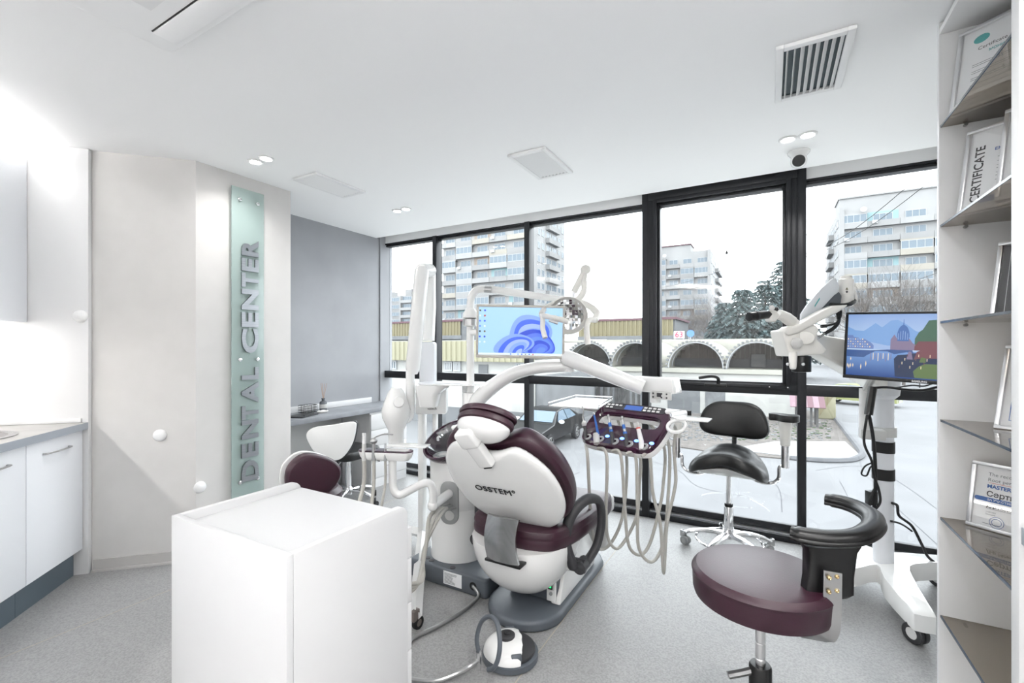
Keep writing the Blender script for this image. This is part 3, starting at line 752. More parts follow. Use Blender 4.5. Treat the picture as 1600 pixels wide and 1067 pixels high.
bare_tree(1072, 80, 462, 'bare tree in front of the distant tower, nearer the ochre shed', 14)
bare_tree(1100, 76, 455, 'bare tree in front of the distant tower, nearer the cedars', 15)
bare_tree(1128, 90, 440, 'bare tree between the distant tower and the cedars', 16)
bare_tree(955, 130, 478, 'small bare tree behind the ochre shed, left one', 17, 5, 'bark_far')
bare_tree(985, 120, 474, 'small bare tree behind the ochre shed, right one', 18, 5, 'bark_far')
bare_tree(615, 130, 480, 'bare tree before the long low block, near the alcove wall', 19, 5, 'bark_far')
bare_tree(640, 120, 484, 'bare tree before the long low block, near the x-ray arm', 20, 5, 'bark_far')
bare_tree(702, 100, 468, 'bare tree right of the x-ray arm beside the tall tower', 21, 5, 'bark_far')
def cedar(px, d, ytop, label, seed):
    rn = random.Random(seed); b = at(px, 600, d); b.z = G; H = at(px, ytop, d).z-G
    t = thing('cedar_tree', label, 'tree', b, 'blue-green cedars')
    MB().tube([b, b+V((0, 0, H*.5)), b+V((0, 0, H))], [.28, .16, .03], 8).build('trunk', 'bark', t)
    br, nd = MB(), MB(); z = H*.16
    while z < H*.985:
        f = 1-z/H; L = .5+H*.34*f**.8; k = 7 if f > .3 else 5
        for i in range(k):
            a = 2*PI*(i+rn.random())/k; dr = V((math.cos(a), math.sin(a), 0)); ll = L*rn.uniform(.65, 1.1)
            p0 = b+V((0, 0, z)); p1 = p0+dr*ll*.5+V((0, 0, .12*ll)); p2 = p0+dr*ll+V((0, 0, -.12*ll))
            br.tube([p0, p1, p2], [.05, .035, .01], 3)
            side = V((-dr.y, dr.x, 0)); m = int(7+ll*7)
            for j in range(m):
                u = (j+rn.random())/m; c = (p0.lerp(p1, u*2) if u < .5 else p1.lerp(p2, u*2-1))
                wv = (.22+.5*ll*.4*(1-abs(u-.45)))*rn.uniform(.5, 1)
                for s in (-1, 1):
                    e = c+side*s*wv+dr*rn.uniform(.0, .3)+V((0, 0, rn.uniform(-.28, .02)))
                    h = rn.uniform(.06, .16); o_ = dr*rn.uniform(.1, .22)
                    nd.add([c, e, e+o_-V((0, 0, h)), c+o_+V((0, 0, h*.4))], [(0, 1, 2, 3)])
        z += H*.032*rn.uniform(.8, 1.2)
    br.build('branches', 'bark', t); nd.build('needles', 'needles', t, smooth=False)['kind'] = 'stuff'
cedar(1160, 50, 447, 'blue-green cedar with the lowest top, left of the microscope', 31)
cedar(1196, 56, 434, 'blue-green cedar in the middle behind the microscope eyepiece', 32)
cedar(1226, 60, 402, 'tallest blue-green cedar beside the dark window post', 33)
cedar(1132, 58, 470, 'small blue-green cedar at the left end of the cedars', 34)
b = at(1437, 600, 44); b.z = G; zt = at(1437, 436, 44).z
t = thing('street_lamp', 'slim pale street lamp before the broad apartment tower', 'street lamp', b)
MB().cyl(b, (b.x, b.y, zt), .06, .045, 10).build('pole', 'plank_grey', t)
MB().tube([(b.x, b.y, zt), (b.x+.9, b.y-.2, zt+.35), (b.x+1.9, b.y-.4, zt+.7)], .03, 6).build('arm', 'plank_grey', t)
MB().ell((b.x+2.1, b.y-.4, zt+.72), (.4, .14, .08), 12, 6).build('head', 'far_frame', t)
def wire(a, b, label):
    A, B = V(a), V(b); pts = [A.lerp(B, i/12)-V((0, 0, .6*math.sin(PI*i/12))) for i in range(13)]
    tag(MB().tube(pts, .02, 4).build('overhead_wire', 'print_black'), label, 'wire', 'overhead wires')
wire(at(1255, 398, 34), at(1480, 236, 16), 'thin overhead wire rising towards the shelves')
wire(at(1255, 402, 34), at(1480, 262, 18), 'lower thin overhead wire rising towards the shelves')
wire(at(1018, 452, 64), at(1262, 366, 30), 'thin overhead wire crossing behind the casement window')
# shop number sign and round road sign
p = at(1061, 523, 46)
t = thing('number_sign', 'small white sign with red number 63 beyond the hangar', 'sign', (p.x, p.y, G))
MB().box(p.x-.5, p.x+.5, p.y, p.y+.08, p.z-.36, p.z+.36).build('board', 'paper', t)
text('digits', '63', .8, frame((p.x, p.y-.01, p.z), (1, 0, 0), (0, 0, 1)), 'sign_red', t, ext=.01, bold=.02) if 'sign_red' in MATS else (mat('sign_red', srgb(190, 50, 80), .6), text('digits', '63', .8, frame((p.x, p.y-.01, p.z), (1, 0, 0), (0, 0, 1)), 'sign_red', t, ext=.01, bold=.02))
for s in (-.4, .4): MB().cyl((p.x+s, p.y+.1, G), (p.x+s, p.y+.1, p.z), .05).build('post', 'antenna', t)
p = at(1079, 521, 46); mat('sign_blue', srgb(80, 120, 176), .6)
t = thing('road_sign', 'round blue road sign beside the number sign', 'sign', (p.x, p.y, G))
MB(aim((p.x, p.y, p.z), (p.x, p.y-.04, p.z))).lathe([(.36, 0), (.36, .04)], 24).build('disc', 'sign_blue', t)
MB().cyl((p.x, p.y+.03, G), (p.x, p.y+.03, p.z), .04).build('post', 'antenna', t)
# ------------------------------------------------------------------ white rolling cart in front
t = thing('drawer_cart', 'white rolling drawer cart standing nearest the viewer', 'cart', (-1.23, .87, 0))
def sidepoly(y0, y1, z0, z1, r=.035):
    return [(y0, z0), (y1, z0)]+[(y1-r+r*math.cos(PI/2*k/6), z1-r+r*math.sin(PI/2*k/6)) for k in range(7)]+[(y0, z1)]
cx0, cx1, cy0, cy1 = -1.495, -.968, .656, 1.06
for a in (cx0, cx1-.018):
    MB().prism(sidepoly(cy0+.0185, cy1, .1, .868), a, a+.018, 'X').build('side_panel', 'cart_white', t, bevel=.0012)
MB().box(cx0, cx1, cy0, cy0+.018, .1, .868).build('front_panel', 'cart_white', t, bevel=.0012)
MB().box(cx0+.0185, cx1-.0185, cy0+.0185, cy1, .825, .843).build('top', 'cart_white', t)
MB().box(cx0+.0185, cx1-.0185, cy0+.0185, cy1-.02, .1, .118).build('bottom', 'cart_white', t)
for z0, z1 in ((.70, .792), (.562, .696), (.416, .558), (.12, .412)):
    d = MB().box(cx0+.002, cx1-.002, cy1+.001, cy1+.02, z0, z1).build('drawer', 'cart_white', t, bevel=.001)
    MB().box((cx0+cx1)/2-.07, (cx0+cx1)/2+.07, cy1+.02, cy1+.035, z1-.035, z1-.025).build('handle', 'satin_metal', d, bevel=.002)
def caster(t, x, y, r=.03, w_=.02, fork='black_plastic', wheel='black_rubber', hub=None, name='caster', top=.1, yaw=0, twin=False):
    K = T(x, y, 0) @ R(yaw)
    c = MB(K).box(-.012, .012, -.012-r*.3, .012+r*.3, r*1.6, top).cyl((0, 0, r*1.5), (0, 0, top), .012, n=10)
    o = c.build(name, fork, t, bevel=.003)
    for dx in ((-.7*w_, .7*w_) if twin else (0,)):
        hw = w_/2
        MB(K @ T(dx, r*.6, r) @ R(90, 'Y')).lathe([(r*.55, -hw), (r*.92, -hw), (r, -hw*.6), (r, hw*.6), (r*.92, hw), (r*.55, hw)], 22, caps=False).build('wheel', wheel, o)
        MB(K @ T(dx, r*.6, r) @ R(90, 'Y')).lathe([(.002, -hw*.8), (r*.56, -hw*.8), (r*.56, hw*.8), (.002, hw*.8)], 18).build('hub', hub or fork, o)
    return o
for x in (cx0+.06, cx1-.06):
    for y in (cy0+.05, cy1-.06): caster(t, x, y, .035, .022)

# ------------------------------------------------------------------ alcove desk
t = thing('desk', 'grey concrete-look desk top fitted in the alcove', 'desk', (-3.5, 2.85, 0))
MB().box(-3.718, -3.30, 2.195, 3.66, .727, .765).build('desk_top', 'concrete_laminate', t, bevel=.001)
MB().box(-3.718, -3.704, 2.2, 3.50, .7655, .82).build('upstand', 'white_laminate', t, bevel=.001)
MB().box(-3.70, -3.31, 2.2, 2.222, 0, .726).build('side_panel', 'white_laminate', t)
MB().box(-3.718, -3.70, 2.25, 3.1, .3, .726).build('back_panel', 'grey_plastic', t)
t = thing('drawer_unit', 'white drawer unit under the alcove desk by the window', 'drawers', (-3.5, 3.36, 0))
MB().box(-3.70, -3.32, 3.11, 3.60, .0, .726).build('carcass', 'white_laminate', t)
zz = [(.09, .24), (.243, .40), (.403, .555), (.558, .708)]
for a, b in zz:
    d = MB().box(-3.319, -3.302, 3.113, 3.597, a, b).build('drawer', 'white_laminate', t, bevel=.001)
    MB().tube([(-3.302, 3.28, b-.05), (-3.285, 3.29, b-.05), (-3.285, 3.42, b-.05), (-3.302, 3.43, b-.05)], .004, 6).build('handle', 'satin_metal', d)
MB().box(-3.318, -3.305, 3.113, 3.597, .0, .085).build('plinth', 'white_laminate', t)
# things on the desk
p = V((-3.62, onX(481, 640, -3.62).y, .765)); t = thing('wire_basket', 'small black wire basket on the alcove desk', 'basket', (p.x, p.y, .765))
bx, by, bw, bd, bh = p.x, p.y, .06, .05, .065
m = MB()
for z in (.7685, .7685+bh):
    m.tube([(bx-bd, by-bw, z), (bx+bd, by-bw, z), (bx+bd, by+bw, z), (bx-bd, by+bw, z)], .002, 5, closed=True)
m.build('rim', 'black_plastic', t)
for s in (-1, 1):
    m = MB()
    for k in range(5): y = by-bw+2*bw*k/4; m.cyl((bx+s*bd, y, .767), (bx+s*bd, y, .7685+bh), .0014, n=5)
    for z in (.79, .812): m.cyl((bx+s*bd, by-bw, z), (bx+s*bd, by+bw, z), .0014, n=5)
    m.build('wire_side', 'black_plastic', t)
    m = MB()
    for k in range(1, 4): x = bx-bd+2*bd*k/4; m.cyl((x, by+s*bw, .767), (x, by+s*bw, .7685+bh), .0014, n=5)
    for z in (.79, .812): m.cyl((bx-bd, by+s*bw, z), (bx+bd, by+s*bw, z), .0014, n=5)
    m.build('wire_end', 'black_plastic', t)
MB().box(bx-.045, bx+.045, by-.05, by+.05, .7665, .772).build('floor_mesh', 'black_plastic', t)
p = V((-3.63, onX(505, 640, -3.63).y, .765)); t = thing('reed_diffuser', 'dark glass reed diffuser bottle with four reeds on the desk', 'diffuser', (p.x, p.y, .765))
MB(T(p.x, p.y, .7655)).lathe([(.03, 0), (.033, .004), (.033, .07), (.028, .082), (.014, .088), (.014, .105), (.017, .106), (.017, .112), (.002, .113)], 24).build('bottle', 'smoke_bottle', t) if 'smoke_bottle' in MATS else (mat('smoke_bottle', srgb(92, 96, 102), .15, coat=.4), MB(T(p.x, p.y, .7655)).lathe([(.03, 0), (.033, .004), (.033, .07), (.028, .082), (.014, .088), (.014, .105), (.017, .106), (.017, .112), (.002, .113)], 24).build('bottle', 'smoke_bottle', t))
MB(T(p.x, p.y, .7655)).lathe([(.0335, .02), (.0338, .022), (.0338, .055), (.0335, .057)], 24, caps=False).build('label', 'grey_plastic', t)
for a, b in ((-.03, .01), (.012, .03), (.03, -.01), (-.008, -.02)):
    MB().cyl((p.x, p.y, .855), (p.x+a, p.y+b, 1.015), .0017, n=5).build('reed', 'reed', t)
p = V((-3.55, onX(503, 640, -3.55).y, .765)); q = thing('dish', 'small off-white soap-shaped dish on the desk by the diffuser', 'dish', (p.x+.05, p.y-.03, .765))
MB(T(p.x+.055, p.y-.035, .7655) @ Matrix.Diagonal((1, 1.35, 1, 1))).lathe([(.02, 0), (.035, .004), (.04, .014), (.035, .018), (.03, .012), (.002, .01)], 24).build('bowl', 'ivory_plastic', q)
MB(T(p.x+.055, p.y-.035, .778)).ell((0, 0, 0), (.022, .03, .012), 16, 8).build('soap', 'white_matte', q)
p = V((-3.45, onX(478, 652, -3.45).y, .765)); K = T(p.x-.02, p.y-.02, .766) @ R(20)
q = thing('tablet', 'flat dark grey tablet with stylus lying on the alcove desk', 'tablet', K)
MB(K).prism(rrect(-.08, .08, -.115, .115, .01), 0, .009).build('case', 'charcoal', q, bevel=.002)
MB(K).prism(rrect(-.07, .07, -.1, .1, .004), .0091, .0098).build('screen', 'black_plastic', q)
MB(K).cyl((.07, -.08, .014), (.05, .09, .014), .004, n=8).build('stylus', 'black_plastic', q)

# ------------------------------------------------------------------ office chair with white back at the desk
def star_base(t, x, y, n=5, r=.27, yaw=0, mt='chrome', hub=.035, z=.075, cast='black_rubber', ct=.055):
    for k in range(n):
        a = math.radians(yaw+360*k/n); d = V((math.cos(a), math.sin(a), 0))
        P0 = V((x, y, z+.045)); pts = spline([P0+d*.02, P0+d*r*.45+V((0, 0, .006)), P0+d*r*.85-V((0, 0, .02)), P0+d*r-V((0, 0, .045))], 4)
        MB().tube(pts, [.024-.010*i/len(pts) for i in range(len(pts))], 8, sy=.7).build('base_leg', mt, t)
        caster(t, x+d.x*r, y+d.y*r, .027, .018, 'black_plastic', cast, top=z+.01, yaw=yaw+37*k, twin=True)
    MB().cyl((x, y, z+.01), (x, y, z+.08), hub, hub*.9, 20).build('hub', mt, t, bevel=.004)
X, Y = -3.16, 2.72
t = thing('office_chair', 'white-backed office chair with black piping pulled to the desk', 'chair', (X, Y, 0))
star_base(t, X, Y, 5, .26, 10)
MB().cyl((X, Y, .15), (X, Y, .42), .025).build('gas_column', 'chrome', t)
MB(T(X, Y, .42)).prism(rrect(-.21, .21, -.21, .21, .09), 0, .07).build('seat', 'black_leather', t, bevel=.02, seg=3)
bk = at(517, 690, 3.62); exn = V((.80, .60, 0))   # backrest faces the desk, its white shell towards the room
F = frame(bk, exn, (-.06, .1, 1))
outl = spline([(-.165, .06), (-.10, .115), (.02, .13), (.17, .15), (.19, .10), (.16, -.02), (.09, -.12), (0, -.14), (-.08, -.11), (-.14, -.03)], 4, True) if False else [ (p.x, p.y) for p in spline([(-.185, .06, 0), (-.13, .115, 0), (.02, .135, 0), (.175, .155, 0), (.195, .10, 0), (.165, -.03, 0), (.09, -.13, 0), (0, -.145, 0), (-.09, -.105, 0), (-.15, -.03, 0)], 4, True)]
MB(F).prism(outl, 0, .022).build('back_shell', 'white_gloss', t, bevel=.008, seg=3)
MB(F).prism([(x*1.03, y*1.03) for x, y in outl], -.045, -.001).build('backrest', 'black_leather', t, bevel=.015, seg=3)
MB().tube(spline([F @ V((.02, -.10, -.02)), F @ V((.02, -.2, .0)), (X-.1, Y+.1, .43)], 5), .016, 8).build('back_bar', 'chrome', t)
MB().tube([(X+.16, Y+.05, .40), (X+.22, Y+.08, .40), (X+.27, Y+.10, .385)], .007, 6).build('lever', 'black_plastic', t)

# ------------------------------------------------------------------ stool with plum backrest behind the cart
X, Y = -2.33, 1.72
t = thing('assistant_stool', 'stool with plum padded backrest in a white shell behind the cart', 'stool', (X, Y, 0))
star_base(t, X, Y, 5, .25, 30)
MB().cyl((X, Y, .15), (X, Y, .45), .025).build('gas_column', 'chrome', t)
MB(T(X, Y, .45)).lathe([(.02, 0), (.17, .0), (.185, .02), (.185, .06), (.16, .085), (.002, .09)], 32).build('seat', 'plum', t)
bk = at(486, 739, 2.55); F = frame(bk, (.35, .94, 0), (.12, -.2, 1))
o2 = [(p.x, p.y) for p in spline([(-.13, .07, 0), (-.06, .125, 0), (.03, .11, 0), (.12, .06, 0), (.155, -.01, 0), (.12, -.09, 0), (.04, -.14, 0), (-.05, -.15, 0), (-.11, -.10, 0), (-.14, -.02, 0)], 5, True)]
rings = []
for z, s in ((-.012, .90), (-.005, .98), (.012, 1.02), (.035, 1.0), (.052, .92), (.058, .80)):
    rings.append([(x*s, y*s, z+.10*((x*s)**2)*6-.02*y) for x, y in o2])
MB(F).loft(rings).build('backrest', 'plum', t, sub=1)
rings = []
for z, s in ((-.055, .80), (-.05, .95), (-.03, 1.05), (-.012, 1.06), (-.013, .9)):
    rings.append([(x*s-.012, y*s-.004, z+.10*((x*s)**2)*6-.02*y) for x, y in o2])
MB(F).loft(rings).build('back_shell', 'white_gloss', t, sub=1)
MB().tube(spline([F @ V((0, -.08, -.05)), F @ V((-.02, -.22, -.06)), (X-.1, Y-.05, .44), (X, Y, .44)], 5), .02, 8).build('back_bar', 'chrome', t)

# ------------------------------------------------------------------ wall shelves on the right
SX, SY0, SY1 = .54, 1.605, 2.24
t = thing('shelf_unit', 'tall white built-in shelf unit at the wall opposite the sign', 'shelf', (.74, 1.92, 0))
MB().box(SX, .945, SY1-.02, SY1, 0, CE-.002).build('side_panel', 'shelf_white', t, bevel=.0008)
MB().box(SX, .945, SY0, SY0+.042, 0, CE-.002).build('side_panel', 'shelf_white', t, bevel=.0008)
MB().box(.93, .948, SY0+.0425, SY1-.0205, 0, CE-.002).build('back_panel', 'shelf_white', t)
MB().box(SX+.002, .9295, SY0+.0425, SY1-.0205, CE-.045, CE-.025).build('top_panel', 'shelf_white', t)
MB().box(SX+.002, .9295, SY0+.0425, SY1-.0205, .0, .06).build('bottom_panel', 'shelf_white', t)
zsh = [2.161, 1.797, 1.446, 1.088, .731, .373]
for z in zsh:
    s = MB().box(SX+.006, .929, SY0+.044, SY1-.0215, z-.008, z).build('glass_shelf', 'bronze_glass', t, smooth=False)
    MB().box(SX+.003, SX+.0058, SY0+.044, SY1-.0215, z-.008, z).build('shelf_edge', 'glass_edge', s, smooth=False)
    for x in (SX+.07, .85):
        MB().cyl((x, SY1-.0205, z-.015), (x, SY1-.034, z-.015), .0055, n=12).build('shelf_pin', 'satin_metal', t)
        MB().cyl((x, SY0+.0425, z-.015), (x, SY0+.056, z-.015), .0055, n=12).build('shelf_pin', 'satin_metal', t)
def picture(z, p0, ang, wd, ht, lean, label, paper='paper', prints=(), fr='aluminium'):
    """frame standing on shelf z, lower left corner p0, width runs along ang (deg), leaning back"""
    ex = V((math.cos(math.radians(ang)), math.sin(math.radians(ang)), 0)); nb = V((-ex.y, ex.x, 0))
    up = V((0, 0, 1))*math.cos(math.radians(lean))+nb*math.sin(math.radians(lean))
    F = frame((p0[0], p0[1], z+.001+.0), ex, up)
    t = thing('framed_certificate', label, 'frame', F, 'framed certificates on the glass shelves')
    b = .012
    for a, c, d, e in ((0, wd, 0, b), (0, wd, ht-b, ht), (0, b, b, ht-b), (wd-b, wd, b, ht-b)):
        MB(F).box(a, c, d, e, -.018, .004).build('frame_bar', fr, t, bevel=.002)
    MB(F).box(b, wd-b, b, ht-b, -.012, -.006).build('sheet', paper, t)
    MB(F).box(b, wd-b, b, ht-b, -.0035, -.002).build('cover_glass', 'picture_glass', t, smooth=False)
    for kind, *a in prints:
        if kind == 't':
            s, x, y, sz, mt, al, bo, *rot = a
            Q = F @ T(x, y, -.0055) @ R(rot[0] if rot else 0)
            text('print', s, sz, Q, mt, t, ext=.0001, bold=bo, align=al)
        elif kind == 'l':
            x0, x1, y, h, mt = a; MB(F).box(x0, x1, y, y+h, -.006, -.0054).build('print_line', mt, t)
        elif kind == 'p':
            pts, mt = a; MB(F).prism(pts, -.006, -.0054).build('print_mark', mt, t)
        elif kind == 'r':
            x, y, r, mt = a
            MB(F).tube([(x+r*math.cos(2*PI*k/28), y+r*math.sin(2*PI*k/28), -.0056) for k in range(28)], .0006, 4, closed=True).build('print_mark', mt, t)
    return t
def lines(x0, x1, ys, mt='print_grey', h=.0014): return [('l', x0, x1-random.uniform(0, .05), y, h, mt) for y in ys]
picture(zsh[0], (.55, 2.15), -39, .42, .31, 12, 'framed certificate with teal seal on the topmost glass shelf', prints=[
    ('t', 'Certificate / Сертификат', .055, .222, .0175, 'print_black', 'LEFT', 0), ('t', 'МОНИКА ФЬОРОВА', .085, .2, .0125, 'print_teal', 'LEFT', .0003),
    ('p', circ(.021, 24, .015, .062, .258), 'print_teal'), *lines(.045, .37, (.165, .158, .14, .133, .115, .108, .09)), *lines(.03, .08, (.04, .033))])
picture(zsh[1], (.552, 2.085), -39, .22, .30, 13, 'framed certificate with upright lettering on the second glass shelf', prints=[
    ('t', 'CERTIFICATE', .04, .135, .034, 'print_black', 'CENTER', .0006, 90), ('t', 'ЕНДОДОНТИЯ', .075, .21, .014, 'print_blue', 'LEFT', .0003), ('t', 'ДРУЖ', .09, .25, .014, 'print_grey', 'LEFT', 0),
    ('p', rrect(.05, .09, .03, .05, .004), 'print_blue'), *lines(.085, .19, (.18, .165, .15, .14, .125, .115, .1))])
picture(zsh[1], (.60, 1.945), -39, .2, .30, 13, 'framed white certificate overlapping its neighbour on the second glass shelf', prints=[*lines(.04, .17, (.2, .18, .16, .14, .12))])
picture(zsh[2], (.622, 2.05), -39, .26, .255, 13, 'framed black certificate with white writing on the third glass shelf', 'paper_dark', prints=[
    ('l', .03, .24, .23, .0012, 'paper'), ('l', .03, .031, .02, .21, 'paper'), ('t', 'has successfully', .05, .115, .013, 'paper', 'LEFT', 0), ('t', 'Mh  Jr', .05, .05, .03, 'paper', 'LEFT', 0, 12), ('l', .045, .1, .072, .001, 'paper')])
picture(zsh[3], (.633, 2.055), -39, .22, .28, 16, 'framed certificate with blue border line on the fourth glass shelf', prints=[('l', .03, .0318, .03, .22, 'print_blue'), ('l', .03, .19, .03, .0016, 'print_blue'), ('t', 'Награда', .06, .14, .012, 'print_grey', 'LEFT', 0), ('t', 'ПРОГРАМА', .06, .12, .012, 'print_grey', 'LEFT', 0)])
picture(zsh[4], (.598, 2.17), -39, .32, .225, 12, 'framed masterclass certificate with blue banner on the fifth glass shelf', prints=[
    ('t', 'The recovering of complicated', .042, .187, .016, 'print_grey', 'LEFT', 0), ('t', 'Root perforations : indications', .042, .168, .016, 'print_grey', 'LEFT', 0), ('l', .045, .28, .1575, .0012, 'print_red'),
    ('t', 'MASTERCLASS', .042, .146, .0165, 'print_blue', 'LEFT', .0006), ('t', 'Сертификат', .042, .12, .0245, 'print_black', 'LEFT', .0005),
    ('p', rrect(.013, .145, .094, .108, .006), 'print_blue'), ('t', 'ЗА УЧАСТИЕ', .045, .101, .010, 'paper', 'LEFT', .0004), ('t', 'Д-р Моника Фьорова', .045, .080, .0145, 'print_black', 'LEFT', .0004), ('l', .045, .28, .071, .0008, 'print_black'),
    ('t', '11.05.2021', .045, .06, .006, 'print_grey', 'LEFT', 0), ('t', 'Пловдив', .045, .052, .006, 'print_grey', 'LEFT', 0), ('r', .075, .03, .018, 'print_blue'), ('r', .075, .03, .012, 'print_blue'), *lines(.04, .1, (.02,)), ('l', .14, .28, .03, .0006, 'print_black'), ('l', .16, .161, .018, .03, 'print_black')])
# counter beyond the shelves
t = thing('side_counter', 'white counter with blue-grey worktop edge beside the shelf unit', 'counter', (.75, .9, 0))
MB().box(.56, .945, -2.4, SY0-.002, 0, .862).build('carcass', 'white_laminate', t)
MB().box(.543, .945, -2.4, SY0-.002, .863, .905).build('worktop', 'worktop_edge', t, bevel=.001)
MB().box(.548, .56, -2.4, SY0-.006, .9055, .935).build('rail', 'white_laminate', t, bevel=.004)

t = thing('added_side_cabinet', 'added unseen white wall cabinet above the side counter beside the shelf unit', 'cabinet', (.78, .0, 1.5))  # unseen cabinet added to carry fill light for ceiling and shelves
MB().box(.64, .945, -2.3, SY0-.004, 1.5, 2.42).build('carcass', 'white_laminate', t)
for k in range(6): MB().box(.62, .639, -2.3+k*.65, -2.3+k*.65+.64, 1.497, 2.422).build('door', 'cabinet_door', t, bevel=.001)
for nm, z, up in (('side_fill_top', 2.427, True), ('side_fill_under', 1.492, False)):  # strips added with the unseen cabinet to brighten the room
    t = thing(nm, 'added fill light strip on top of the side wall cabinet' if up else 'added fill light strip under the side wall cabinet', 'lamp', (.75, -.35, z))
    MB().box(.738, .762, -2.2, 1.5, z-.004, z+.004).build('strip', 'strip_glow', t)
    l = lamp('strip_lamp', (.75, -.35, z+(.012 if up else -.012)), .03, STRIP_W*(1.7 if up else .1), size_y=3.6, rot=(PI if up else 0, 0, 0))
# ------------------------------------------------------------------ dental chair
CXc = -1.08
t = thing('dental_chair', 'dental chair with plum cushions and glossy white backrest shell', 'dental chair', (CXc, 2.2, 0))
m = MB(); poly = [(-1.285+.0, 2.78), (-1.285, 2.07)]+[(-1.085+.2*math.cos(PI+PI*k/16), 2.07+.19*math.sin(PI+PI*k/16)) for k in range(1, 16)]+[(-.885, 2.07), (-.885, 2.70), (-.93, 2.78)]
m.prism(poly, 0, .055); m.build('base_plate', 'slate', t, bevel=.018, seg=4)
MB().box(-1.22, -.93, 2.1, 2.5, .055, .3).build('base_column', 'slate', t, bevel=.03)
# bowl-like lower shell
m = MB(); rings = []
for k in range(13):
    a = math.radians(-88+88*k/12); rr = math.cos(a); z = .405+.295*math.sin(a)
    sh = .0
    rings.append([(-1.095+.262*rr*math.copysign(abs(math.cos(b))**.85, math.cos(b)), 2.10+.295*rr*math.copysign(abs(math.sin(b))**.85, math.sin(b)), z) for b in [2*PI*i/40 for i in range(40)]])
m.loft(rings); ls = m.build('lower_shell', 'white_gloss', t)
# upholstered seat
def cushion(F, outline, prof, name, mt, parent, sub=1):
    """outline in F's xy plane; prof: list of (scale inset in metres, z)"""
    cx = sum(p[0] for p in outline)/len(outline); cy = sum(p[1] for p in outline)/len(outline); rings = []
    for ins, z in prof:
        r = []
        for x, y in outline:
            d = V((x-cx, y-cy)); L = d.length; d = d*(max(L-ins, .001)/L); r.append((cx+d.x, cy+d.y, z))
        rings.append(r)
    return MB(F).loft(rings).build(name, mt, parent, sub=sub)
so = [(p.x, p.y) for p in spline([(-1.30, 1.93, 0), (-1.09, 1.87, 0), (-.90, 1.90, 0), (-.835, 2.0, 0), (-.80, 2.2, 0), (-.79, 2.45, 0), (-.80, 2.60, 0), (-.85, 2.63, 0), (-1.08, 2.635, 0), (-1.31, 2.63, 0), (-1.355, 2.60, 0), (-1.37, 2.45, 0), (-1.37, 2.2, 0), (-1.35, 2.0, 0)], 3, True)]
cushion(Matrix(), so, [(.1, .385), (.012, .388), (0, .41), (0, .445), (.004, .452), (0, .459), (.004, .49), (.03, .505), (.12, .508)], 'seat', 'plum', t)
MB().prism(rrect(-1.33, -.82, 2.637, 2.73, .03), .36, .455).build('leg_rest', 'grey_plastic', t, bevel=.02, seg=3)
MB().box(-1.30, -.86, 2.68, 2.74, .12, .36).build('leg_panel', 'grey_plastic', t, bevel=.02)
# backrest
wv = V((0, -.586, .81)); FB = frame((CXc, 2.0, .49), (1, 0, 0), wv)    # local z = ex x w
# half outline, mirrored
half = [(0, .507), (.06, .515), (.10, .53), (.145, .545), (.19, .528), (.235, .485), (.275, .42), (.297, .33), (.299, .25), (.286, .17), (.25, .09), (.19, .03), (.11, -.012), (0, -.03)]
o3 = [V((x, y, 0)) for x, y in half]+[V((-x, y, 0)) for x, y in reversed(half[1:-1])]
o3 = [(p.x, p.y) for p in spline(o3, 2, True)]
nz = (FB.to_3x3() @ V((0, 0, 1)))
sgn = 1 if nz.y < 0 else -1     # +1: local z points to the rear of the chair
def bulge(x, y): return .03*(1-(x/.32)**2)*(1-((y-.26)/.34)**2)
def shell(scales, parent, name, mt, cy=.26, sub=1, useb=1):
    rings = []
    for s, z in scales:
        rings.append([(x*s, cy+(y-cy)*s, sgn*(z+useb*bulge(x*s, cy+(y-cy)*s))) for x, y in o3])
    return MB(FB).loft(rings).build(name, mt, parent, sub=sub)
back_shell = shell([(1.0, -.03), (1.0, .0), (.985, .014), (.95, .021), (.8, .024), (.55, .025), (.25, .0255)], t, 'back_shell', 'white_gloss')
shell([(.9, -.125), (1.0, -.12), (1.065, -.10), (1.085, -.07), (1.08, -.035), (1.03, -.02), (.9, -.02)], t, 'backrest', 'plum', useb=0)
# lettering on the shell
Lg = FB @ T(-.03, .29, sgn*.0575)
Lg = Lg @ (Matrix() if sgn > 0 else R(180, 'Y'))
for dx_ in (-.0006, .0006): text('lettering', 'OSSTEM', .05, Lg @ T(dx_, 0, 0), 'print_black', back_shell, ext=.0012, bold=0, sx=1.05, spacing=1.06)
MB(Lg @ T(.113, .016, 0)).lathe([(.005, -.001), (.009, -.001), (.009, .001), (.005, .001)], 16, caps=False).build('logo_dot', 'print_black', back_shell)
# headrest: bar, white shell, two layer plum pad
hc = V((CXc, 1.655, 1.012))
FH = frame(hc, (1, 0, 0), (0, -.80, .60)); nh = FH.to_3x3() @ V((0, 0, 1)); hs = 1 if nh.y > 0 else -1    # +: faces the patient
def disc(profile, name, mt, parent, rx=.135, ry=.088):
    rings = [[(rx*s*math.cos(a)*(1-.10*math.sin(a)), ry*s*math.sin(a), hs*z) for a in [2*PI*i/36 for i in range(36)]] for s, z in profile]
    return MB(FH).loft(rings).build(name, mt, parent)
hd = disc([(.3, -.068), (.55, -.062), (.75, -.048), (.9, -.027), (.95, -.012), (.93, 0)], 'headrest_shell', 'white_gloss', t)
disc([(.93, 0), (1.0, .006), (1.02, .016), (1.0, .028), (.94, .033)], 'headrest_pad', 'plum', t)
disc([(.9, .033), (1.02, .036), (1.06, .046), (1.03, .06), (.9, .066), (.5, .068), (.1, .068)], 'headrest_cushion', 'plum', t)
a0 = FH @ V((-.035, -.005, -hs*.075)); a1 = FB @ V((.005, .46, sgn*.05))
